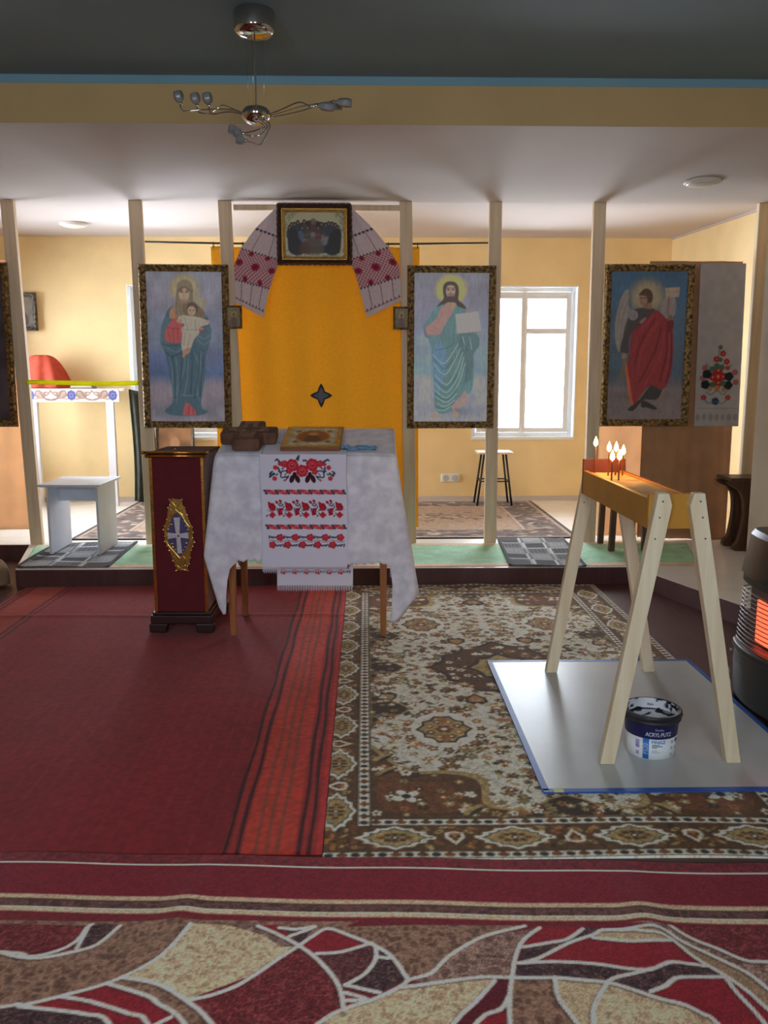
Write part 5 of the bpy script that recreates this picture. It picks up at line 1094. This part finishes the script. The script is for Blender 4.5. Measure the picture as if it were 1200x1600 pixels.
def text_on(txt, size, a_mid, z, m, parent, name, rot90=False, off=.0016, bold=0.0, xs=1.0):
    cu = bpy.data.curves.new(name, 'FONT'); cu.body = txt; cu.size = size; cu.align_x = 'CENTER'; cu.align_y = 'CENTER'; cu.extrude = 0; cu.offset = bold
    to = bpy.data.objects.new(name, cu); COL.objects.link(to); dg = bpy.context.evaluated_depsgraph_get(); me = bpy.data.meshes.new_from_object(to.evaluated_get(dg)); bpy.data.objects.remove(to); bpy.data.curves.remove(cu)
    for v in me.vertices:
        u, h = v.co.x*xs, v.co.y
        if rot90: u, h = -v.co.y, v.co.x
        r0 = rr(z+h)+off; a = a_mid+u/r0; v.co = (r0*math.sin(a), -r0*math.cos(a), z+h)
    me.materials.clear(); me.materials.append(m); o = bpy.data.objects.new(name, me); COL.objects.link(o); o.parent = parent; return o
LT = mat('lilac_white_print', (206, 204, 232), rough=.4)
text_on('ACRYL·PUTZ', .0245, -.03, .119, LT, U_, 'lettering', off=.0024, bold=.0006, xs=.72)
text_on('Śnieżka', .012, -.02, .141, LT, U_, 'lettering', off=.0024, xs=.9)
text_on('FINISZ', .0195, -.02, .084, PBL, U_, 'lettering', bold=.0005)
text_on('FS20', .026, -.5, .052, LT, U_, 'lettering', rot90=True, off=.0024)
for k, (w_, z) in enumerate(((.30, .070), (.42, .064), (.2, .058), (.22, .044), (.34, .036))): arc_patch('print_line', PDK if k < 3 else PGR, -.27, -.27+w_, z, z+.0028)
for k in range(3): arc_patch('pictogram', PGR, .56, .66, .074-.028*k, .086-.028*k)
arc_patch('pictogram', PDK, .80, .98, .074, .090); arc_patch('pictogram', PGR, .82, .9, .045, .055); arc_patch('pictogram', PLV, -.92, -.76, .05, .085); arc_patch('pictogram', PLV, -.9, -.78, .02, .035)
for sx in (-1, 1): MB().ball((sx*.116, 0, .165), .010, .012, .014).build('handle_lug', RIMB, U_)

# ================================================================ GAS HEATER
BLKE = mat('black_enamel', (38, 40, 44), rough=.35, var=.12, scale=10); CHR = mat('chrome_wire', (130, 130, 132), rough=.35, metal=1.0); DGR = mat('dark_grey_steel', (52, 54, 58), rough=.4, var=.1, metal=.3)
CERM = mat('grey_ceramic', (112, 104, 100), rough=.8, var=.1)
G_ = empty('gas_heater', (1.703, 3.61, 0), label='black portable gas heater with a glowing red panel at the right edge', cat='heater')
WY = .225                                   # half width along y
def front(x0, bulge, y):                    # rounded front seen from above
    return x0-bulge*(1-(y/WY)**2)
def shell(name, m, levels, bulge, depth, parent, cap=True):
    n = 24; b = MB(); V = []
    ys = [-WY+2*WY*i/n for i in range(n+1)]
    for (x0, z) in levels:
        for y in ys:
            e = max(0, abs(y)-(WY-.03)); rc = .03-math.sqrt(max(0, .03**2-e*e)); V.append((front(x0, bulge, y)+bulge+rc, y, z))
        V += [(depth, WY, z), (depth, -WY, z)]
    k = n+3; F = [(r*k+i, r*k+(i+1) % k, (r+1)*k+(i+1) % k, (r+1)*k+i) for r in range(len(levels)-1) for i in range(k)]
    F = [f[::-1] for f in F]; F += [tuple(range(k)), tuple(range((len(levels)-1)*k, len(levels)*k))[::-1]]
    return b.add(V, F, False).build(name, m, parent, .004)
shell('lower_panel', BLKE, [(.004, .035), (.0, .06), (-.006, .20), (.0, .262)], .035, .42, G_)
shell('ledge', DGR, [(-.018, .262), (-.024, .275), (-.018, .292), (.0, .30)], .045, .42, G_)
shell('back_housing', DGR, [(.085, .295), (.085, .60)], .03, .42, G_)
shell('black_band', BLKE, [(.03, .565), (.022, .575), (.022, .61), (.035, .615)], .03, .42, G_)
shell('top_cover', BLKE, [(.012, .615), (.02, .66), (.045, .79), (.065, .815)], .03, .42, G_)
for k in range(13):
    z = .308+k*.0195; x0 = .0
    P = [(front(x0-.004+.0015*k, .035, y)+.04+max(0, abs(y)-.19)*1.6, y, z) for y in np.linspace(-WY+.004, WY-.004, 25)]
    MB().tube([(.09, -WY+.004, z)]+P+[(.09, WY-.004, z)], .0026, 6).build('grille_bar', CHR, G_)
bx('reflector', CERM, G_, .076, .09, -.16, .17, .31, .56)
GLOW = bpy.data.materials.new('glowing_ceramic'); GLOW.use_nodes = True; pn_ = GLOW.node_tree.nodes['Principled BSDF']; pn_.inputs['Base Color'].default_value = (.6, .08, .04, 1); pn_.inputs['Emission Color'].default_value = (1, .085, .035, 1); pn_.inputs['Emission Strength'].default_value = 2.2
for (a, b_) in ((.015, .085), (-.065, .005), (-.145, -.075)): bx('glowing_plaque', GLOW, G_, .066, .077, a, b_, .312, .505, .003)
b = MB()
for sx in (-1, 1):
    for x in (.05, .36): b.lathe([(.02, .002), (.024, .012), (.02, .036)], (x, sx*.18, 0), 14)
b.build('castor', mat('black_rubber', (26, 26, 28), rough=.7), G_)
LOG = mat('grey_print', (150, 152, 154), rough=.5)
b = MB(); b.ball((-.038, .10, .168), .002, .016, .014); b.prism([(.125, .135), (.075, .128), (.07, .11), (.118, .102), (.12, .117)], -.0405, -.036, 'x'); b.prism([(.12, .097), (.065, .09), (.07, .082), (.118, .088)], -.0395, -.035, 'x'); b.build('printed_mark', LOG, G_)
b = MB(); b.ball((-.055, .05, .283), .006, .009, .006); b.build('control_light', mat('pale_blue_plastic', (110, 150, 170), rough=.3), G_); b = MB(); b.ball((-.053, .05, .272), .005, .006, .005); b.build('control_light', mat('dark_red_plastic', (120, 40, 40), rough=.3), G_)

# ================================================================ ALTAR ROOM FURNITURE
WMEL = mat('white_melamine', (214, 220, 228), rough=.4, var=.03); WLEG = mat('white_lacquer', (216, 216, 220), rough=.45, var=.03)
S1 = empty('white_stool', (-2.26, 6.70, PZ+.0185), .0, 'white board stool standing on the left chequered mat', 'stool')
bx('seat', WMEL, S1, -.235, .235, -.27, .29, .525, .543, .002); bx('side_panel', WMEL, S1, -.185, -.168, -.235, .22, 0, .525, .001); bx('side_panel', WMEL, S1, .195, .212, -.255, .20, 0, .525, .001); bx('apron', WMEL, S1, -.168, .195, -.02, -.004, .385, .525, .001)
# narrow table with patterned edge by the far wall
T2 = empty('console_table', (-3.10, 9.17, PZ), label='narrow white table with blue and brown patterned oilcloth edge against the far wall', cat='table')
bx('tabletop', WLEG, T2, -.47, .50, -.12, .19, 1.225, 1.245)
for x in (-.40, .40):
    for y in (-.10,): bx('leg', WLEG, T2, x-.04, x+.04, y-.02, y+.03, 0, 1.225, .002)
c = Canvas(.99, .14, .006, (208, 200, 196))
for k in range(3):
    x = .06+k*.43
    for q_ in range(8): a = q_*PI/4; c.ell(x+.03*math.cos(a), .07+.034*math.sin(a), .018, .02, (92, 96, 150))
    c.ell(x, .07, .022, .026, (128, 130, 176)); c.ell(x, .07, .009, .01, (70, 70, 120))
    if k < 2:
        for m in (1, -1):
            c.ell(x+.215+m*.10, .075, .055, .035, (176, 152, 140)); c.ell(x+.215+m*.035, .05, .03, .022, (222, 214, 210))
            for P, w_ in (([(0, .02), (.05, .03), (.09, .07), (.11, .11), (.15, .11), (.16, .07), (.13, .05)], .016), ([(0, .12), (.03, .08), (.07, .06), (.06, .10), (.03, .10)], .011), ([(.02, .03), (.10, .04), (.17, .03)], .009)): c.line([(x+.215+m*p, q_) for p, q_ in smooth(P, False)], w_, (150, 122, 108))
c.rect(0, .99, 0, .012, (226, 222, 222)); c.speck(.05, None, 2)
OC = painted('printed_oilcloth', rough=.4, bump=.05)
oc = empty('oilcloth', (-3.10, 9.17, PZ), label='patterned oilcloth with blue rosettes covering the narrow white table', cat='tablecloth')
sheet('hanging_edge', c, lambda X, Y: (X-.48, -.128+.003*np.sin(X*22)*(1-Y/.14), 1.11+Y), OC, oc, 1.0, solid=.002)
bx('oilcloth_top', mat('pale_oilcloth', (206, 200, 198), rough=.4, var=.08, scale=12), oc, -.48, .51, -.128, .19, 1.2455, 1.249)
# red covered mound on it: cloth over a box-like object
REDC = mat('orange_red_cloth', (196, 74, 48), rough=.8, var=.15, scale=16, bump=.2, bscale=60)
def mound(U, V):
    a = U*2*PI; r = .03+.97*V; prof = np.clip(1-(r*1.02)**3.2, 0, 1)
    fold = 1+.10*np.sin(a*6+.6)*r**2+.06*np.sin(a*11)*r**2
    return -3.44+.29*r*fold*np.cos(a), 9.19+.12*r*fold*np.sin(a), PZ+1.2535+.345*prof+.012*np.sin(a*7)*r*(prof > .05)
o = cloth_grid('red_cloth_cover', REDC, 72, 30, mound, None); tag(o, 'orange red cloth draped over something on the narrow white table', 'cloth')
BK_ = empty('closed_book', (-2.985, 9.12, PZ+1.2495), .0, 'dark book lying flat on the narrow white table', 'book')
bx('cover', mat('dark_book_cover', (46, 34, 30), rough=.6, var=.2), BK_, -.115, .115, -.08, .09, 0, .008, .002); bx('cover', MATS['dark_book_cover'], BK_, -.115, .115, -.08, .09, .032, .040, .002); bx('pages', mat('book_pages', (186, 172, 140), rough=.8), BK_, -.112, .11, -.074, .084, .008, .032)
# yellow ribbon
o = cloth_grid('yellow_ribbon', mat('yellow_ribbon_satin', (240, 236, 30), rough=.5, var=.04, sheen=.2, trans=.4), 40, 3, lambda U, V: (-2.73+U*.905, 6.942+0*U, 1.441+V*.036+.004*np.sin(U*6)-.008*np.sin(U*PI)-.004*U), None, .0015)
tag(o, 'bright yellow ribbon stretched between the two left uprights', 'ribbon')
# dark cloth by the left window
GCL = mat('dark_green_cloth', (74, 80, 72), rough=.85, var=.15, scale=9)
def dk(U, V): return -2.56+U*.24+.015*np.sin(V*4)+.05*(1-V)*0, 9.33+.02*np.sin(U*20), PZ+.02+V*1.22-.05*U
o = cloth_grid('dark_green_drape', GCL, 40, 20, dk, None); tag(o, 'dark green cloth hanging below the left window', 'cloth')
# stool by the right window
BLS = mat('black_steel_tube', (44, 46, 46), rough=.4, metal=.4)
S2 = empty('bar_stool', (1.365, 9.05, PZ+.0125), .0, 'pale seated stool with dark thin legs under the right window', 'stool')
bx('seat', mat('pale_seat_board', (232, 220, 204), rough=.5, var=.04), S2, -.185, .19, -.15, .16, .55, .575, .008)
for sx in (-1, 1):
    for y in (-.10, .11): MB().tube([(sx*.185, y*1.25, 0), (sx*.115, y, .55)], .011, 10).build('leg', BLS, S2)
b = MB(); P = [(sx*.155, y*1.12, .26) for sx, y in ((-1, -.10), (1, -.10), (1, .11), (-1, .11), (-1, -.10))]; b.tube(P, .007, 8); b.build('footrest_ring', BLS, S2)
# socket
SK = empty('wall_socket', (.937, YB-.002, .388), label='white double wall socket on the far wall left of the stool', cat='socket')
bx('plate', WHITE, SK, -.105, .105, -.012, .002, -.047, .047, .006)
for x in (-.05, .05): MB().prism([(x+.034*math.cos(a), .034*math.sin(a)) for a in np.linspace(0, 2*PI, 25)[:-1]], -.016, -.0115, 'y').build('socket_insert', mat('pale_grey_plastic', (190, 190, 188), rough=.4), SK)
# stool behind the candle stand
DW = wood('dark_brown_wood', (92, 62, 40), (66, 42, 28), rough=.5)
S3 = empty('wooden_stool', (2.05, 6.72, PZ+.006), .0, 'small wooden stool on the green mat, half hidden behind the candle stand', 'stool')
bx('seat', DW, S3, -.16, .2, -.2, .2, .42, .45, .004)
for sx in (-.1, .14):
    for y in (-.16, .16): MB().hexa([(sx*1.1-.022, y-.022, 0), (sx*1.1+.022, y-.022, 0), (sx*1.1+.022, y+.022, 0), (sx*1.1-.022, y+.022, 0)], [(sx-.022, y-.022, .42), (sx+.022, y-.022, .42), (sx+.022, y+.022, .42), (sx-.022, y+.022, .42)]).build('leg', DW, S3, .003)
# carved bench end on the right
CB = empty('carved_bench', (2.88, 6.56, PZ), label='dark carved wooden bench end by the right wall', cat='bench')
pr = [(.06, 0), (.30, 0), (.30, .05), (.25, .08), (.22, .18), (.21, .30), (.24, .40), (.30, .46), (.34, .50), (.34, .56), (-.01, .56), (-.01, .52), (.05, .49), (.09, .42), (.10, .30), (.09, .18), (.07, .08), (.04, .04)]
MB().prism(smooth(pr, True, 3), 0, .05, 'y').build('carved_end', DW, CB, .004); 
bx('top_board', DW, CB, -.02, .36, -.01, .27, .56, .585, .004)
MB().prism(smooth(pr, True, 3), .2, .25, 'y').build('carved_end', DW, CB, .004)

# ================================================================ HANGING TEXTILES
c = Canvas(.37, 1.31, .006, (196, 190, 188)); 
def cf(p): return ((p[0]-1093)/(1170-1093)*.37, (668-p[1])/260*1.31)
EM = {'r': (196, 44, 50), 'p': (190, 110, 110), 'k': (40, 50, 50), 'g': (86, 120, 92), 'o': (200, 140, 90), 'b': (50, 80, 110)}
for (x, y, r_, k) in ((1131, 587, 9, 'r'), (1122, 588, 5, 'r'), (1140, 587, 5, 'r'), (1132, 597, 6, 'r'), (1131, 577, 6, 'r'), (1127, 559, 4, 'r'), (1138, 550, 4, 'r'), (1145, 563, 4, 'r'), (1147, 573, 3, 'r'), (1108, 573, 4, 'p'), (1105, 590, 4, 'p'), (1160, 580, 4, 'p'), (1162, 596, 4, 'p'), (1112, 583, 6, 'k'), (1150, 587, 6, 'k'), (1110, 600, 6, 'k'), (1149, 601, 6, 'k'), (1128, 570, 4, 'g'), (1137, 572, 4, 'g'), (1120, 575, 4, 'g'), (1134, 560, 3, 'g'), (1133, 540, 3, 'g'), (1140, 598, 4, 'g'), (1122, 600, 4, 'g'), (1130, 606, 4, 'o'), (1118, 607, 3, 'o'), (1142, 608, 3, 'o'), (1128, 627, 5, 'b'), (1108, 621, 3.5, 'r'), (1150, 621, 3.5, 'r')):
    u, v = cf((x, y)); s_ = .37/77; r_ *= 1.3
    for q_ in range(5): a = q_*2*PI/5; c.ell(u+.5*r_*s_*math.cos(a), v+.5*r_*s_*math.sin(a), .55*r_*s_, .5*r_*s_, EM[k])
    c.ell(u, v, .25*r_*s_, .25*r_*s_, (214, 170, 120) if k == 'r' else EM[k])
for P in ([(1108, 622), (1116, 630), (1128, 627), (1140, 631), (1150, 622)], [(1112, 612), (1120, 616), (1130, 610), (1142, 616), (1148, 610)], [(1131, 560), (1131, 540)], [(1120, 575), (1110, 566)], [(1143, 575), (1154, 568)]): c.line([cf(p) for p in smooth(P, False)], .009, (110, 132, 128), .8)
for k in range(7): c.ell(.03+k*.052, .075, .018, .028, (170, 160, 160)); 
c.rect(0, .37, .145, .15, (160, 150, 150)); c.speck(.04, 8, 3)
o = sheet('flower_embroidered_cloth', c, lambda X, Y: (2.70+X+.02*(1-Y/1.31), 7.012+.008*np.sin(X*30)*(1.2-Y/1.31)*.5, 1.095+Y+0*X), LINEN, None, .8, solid=.003); tag(o, 'white cloth embroidered with a red flower bouquet hanging right of the winged figure', 'towel')

# towel draped over the supper picture: two wings joined behind the frame
def wing(outer, inner, y): 
    O = np.array([at(p[0], p[1], y) for p in outer]); I = np.array([at(p[0], p[1], y) for p in inner]); return O, I
c = Canvas(.34, .86, .0045, (206, 188, 190)); WN = (206, 188, 190); CRI = (150, 44, 60); NAV = (66, 58, 74)
def vrow(v, n, col, r_=.009):
    for k in range(n): u = (k+.5)/n*.34; c.ell(u, v, r_, r_*1.25, col); c.ell(u-.011, v, .006, .004, col); c.ell(u+.011, v, .006, .004, col)
c.rect(0, .34, .17, .40, (176, 128, 134))
for k in range(-12, 30):
    c.line([(k*.03, .17), (k*.03+.23, .40)], .007, (208, 176, 178), .9); c.line([(k*.03, .40), (k*.03+.23, .17)], .007, (208, 176, 178), .9)
    c.line([(k*.03+.015, .17), (k*.03+.245, .40)], .005, (150, 70, 84), .7); c.line([(k*.03+.015, .40), (k*.03+.245, .17)], .005, (150, 70, 84), .7)
for (u, v, r_) in ((.17, .285, .034), (.03, .29, .03), (.31, .29, .03), (.10, .385, .022), (.24, .385, .022), (.10, .185, .022), (.24, .185, .022)):
    for q_ in range(8): a = q_*PI/4; c.ell(u+r_*.65*math.cos(a), v+r_*.65*math.sin(a), r_*.42, r_*.3, CRI, a)
    c.ell(u, v, r_*.4, r_*.4, (126, 30, 48))
for k in range(12):
    u = (k+.5)/12*.34
    for v, s_ in ((.40, 1), (.17, -1)): c.poly([(u-.011, v), (u+.011, v), (u, v+s_*.016)], NAV)
vrow(.56, 7, NAV, .010); c.line([(0, .56), (.34, .56)], .004, NAV)
for u in (.09, .24): c.line([(u, .42), (u, .56)], .006, (140, 96, 110)); 
for u in (.07, .17, .27): 
    for k in range(8): c.ell(u, .05+k*.015, .004, .005, (110, 50, 66))
for k in range(9): u = (k+.5)/9*.34; c.poly([(u-.010, .03), (u+.010, .03), (u, .046)], (96, 50, 66))
c.line([(0, .03), (.34, .03)], .003, (120, 66, 80)); c.speck(.05, None, 3)
TWL = empty('draped_towel', (0, 0, 0), label='white towel with crimson woven bands draped over the supper picture', cat='towel')
tv = np.array([0, .12, .35, .52, .7, .85, 1.0])
Lo, Li = wing([(436, 320), (424, 332), (399, 357), (377, 387), (366, 414), (367, 445), (368, 472)], [(440, 322), (441, 345), (442, 373), (438, 405), (428, 430), (419, 460), (411, 496)], 6.935)
Ro, Ri = wing([(546, 320), (557, 332), (583, 357), (606, 385), (623, 414), (626, 440), (627, 470)], [(542, 322), (541, 345), (540, 373), (545, 405), (556, 430), (564, 460), (573, 496)], 6.935)
def wmap(O, I, flip):
    def f(X, Y):
        t = 1-Y/.86; u = X/.34; P = []
        for k in range(3):
            o_ = np.interp(t, tv, O[:, k]); i_ = np.interp(t, tv, I[:, k]); P.append(o_*(1-u)+i_*u if not flip else o_*u+i_*(1-u))
        return P[0], P[1]-.004+.006*np.sin(u*15)*np.clip(t*1.5, 0, 1), P[2]
    return f
wl = sheet('towel_end', c, wmap(Lo, Li, False), LINEN, TWL, 1.15, solid=.002); sheet('towel_end', c, wmap(Ro, Ri, True), LINEN, TWL, 1.15, solid=.002)
c2 = Canvas(.56, .08, .01, WN); sheet('towel_middle', c2, lambda X, Y: (-.68+X, 6.94+0*X, 2.77+Y+.0*X), LINEN, TWL, 1.15, solid=.002)

# ================================================================ LAMPS
CHRM = mat('polished_chrome', (206, 202, 196), rough=.08, metal=1.0); SMK = glass_mat('smoky_glass', (.72, .72, .72))
FRO = mat('ribbed_lamp_glass', (150, 150, 148), rough=.25, var=.15, scale=60, spec=.6, trans=.3)
H_ = empty('chandelier', (-.495, 4.096, 3.109), label='small chrome chandelier with thin curved arms and glass flower lamps', cat='chandelier')
MB().lathe([(.088, 0), (.091, -.004), (.091, -.075), (.088, -.086), (.07, -.100), (.03, -.108), (.006, -.11)], n=48).build('ceiling_canopy', CHRM, H_)
MB().tube([(0, 0, -.1), (.001, 0, -.3), (0, 0, -.41)], .0035, 8).build('cord', mat('clear_grey_cord', (110, 104, 96), rough=.4), H_)
for a in (.6, 2.6, 4.6): MB().tube([(.05*math.cos(a), .05*math.sin(a), -.1), (.04*math.cos(a), .04*math.sin(a), -.41)], .0007, 5).build('suspension_wire', CHRM, H_)
MB().lathe([(.004, -.395), (.03, -.40), (.052, -.408), (.064, -.424), (.066, -.434), (.06, -.45), (.045, -.466), (.02, -.476), (.004, -.478)], n=40).build('hub', CHRM, H_)
def lamp_arm(path, d, ln=1.0, wd=.9):
    a_ = MB().tube(smooth(path, False), .0032, 7).build('arm', CHRM, H_)
    e = Vector(path[-1]); d = Vector(d).normalized(); MB().ball(e, .0085, n=10, m=6).build('lamp_socket', CHRM, a_)
    u = d.cross(Vector((0, .3, 1) if abs(d.z) < .8 else (1, 0, 0))).normalized(); v = d.cross(u); V = []; n = 20
    for (r_, h) in ((.008, .006), (.02, .016), (.024, .034), (.021, .052), (.018, .053), (.02, .034), (.015, .018)):
        for k in range(n): a = 2*PI*k/n; q_ = r_*wd*(1+.12*math.cos(a*5)); V.append(e+d*h*ln+(u*math.cos(a)+v*math.sin(a))*q_)
    F = [(r_*n+k, r_*n+(k+1) % n, (r_+1)*n+(k+1) % n, (r_+1)*n+k) for r_ in range(6) for k in range(n)]
    MB().add(V, F, True).build('glass_shade', FRO, a_)
def lp(px, py, y): p = at(px, py, y); return (p[0]+.495, p[1]-4.096, p[2]-3.109)
# left branch: three lamps looking up
for i, (px, py, y) in enumerate(((282, 162, 4.06), (308, 165, 4.12), (327, 165, 4.0))):
    e_ = lp(px, py, y); lamp_arm([(-.055, e_[1]*.3, -.436), (-.12, e_[1]*.6, -.418), (e_[0]*.72, e_[1], -.425), (e_[0]*.97, e_[1], e_[2]-.03), e_], (-.25, 0, 1))
# right branch: three lamps looking outwards
for i, (px, py, y) in enumerate(((522, 159, 4.08), (508, 163, 4.16), (494, 165, 4.0))):
    e_ = lp(px, py, y); lamp_arm([(.06, e_[1]*.3, -.440), (.12, e_[1]*.5, -.425), (.2, e_[1]*.8, -.402), (e_[0]*.9, e_[1], e_[2]-.004), e_], (1, 0, -.08), 1.5, .8)
# front branch: three lamps towards the viewer, hanging lower
for i, (px, py, y) in enumerate(((372, 204, 4.02), (380, 209, 3.98), (384, 220, 3.94))):
    e_ = lp(px, py, y); lamp_arm([(-.01+.02*i, -.045, -.465), (.045+.012*i, -.07, -.50), (.03, -.09, e_[2]+.004), (e_[0]+.03, e_[1]+.02, e_[2]-.004), e_], (-.9, -.3, .1), .8, .8)
def dome(px, py, zc, y, label):
    x = at(px, py, y)[0]; o = empty('ceiling_light', (x, y, zc), label=label, cat='ceiling light', group='round flush ceiling lights')
    MB().lathe([(.125, 0), (.128, -.006), (.128, -.016), (.122, -.02)], n=40).build('rim', mat('white_lamp_rim', (214, 210, 204), rough=.5), o)
    MB().lathe([(.120, -.018), (.10, -.03), (.06, -.04), (.01, -.044)], n=40).build('diffuser', mat('opal_glass', (216, 212, 206), rough=.35), o)
dome(1098, 282, 2.862, 6.2, 'round flush ceiling light on the right, in front of the screen'); dome(115, 350, 2.862+.055+.002, 8.3, 'round flush ceiling light on the left, above the altar room')
# tan bag at the left edge
BG = empty('tan_bag', (-2.72, 6.02, 0), .2, 'tan cloth bag on the floor at the left edge beside the step', 'bag')
TB_ = mat('tan_canvas', (150, 124, 96), rough=.85, var=.15, scale=12, bump=.3, bscale=80)
def bag(U, V):
    a = U*2*PI; r = np.where(V < .5, 1-.12*(1-V*2)**2*0, np.clip(1-((V-.5)*2)**2.6, 0, 1)**.5); r = np.clip(r, .02, 1)*(1+.06*np.sin(a*3+V*5)); r = np.where(V <= .001, .02, r)
    return .13*r*np.cos(a), .11*r*np.sin(a), .004+.20*V**.8+.01*np.sin(a*2)*V
cloth_grid('bag_body', TB_, 40, 20, bag, BG); MB().tube(smooth([(-.05, 0, .19), (-.04, -.02, .25), (.03, -.02, .26), (.05, 0, .195)], False), .009, 8).build('strap', TB_, BG)
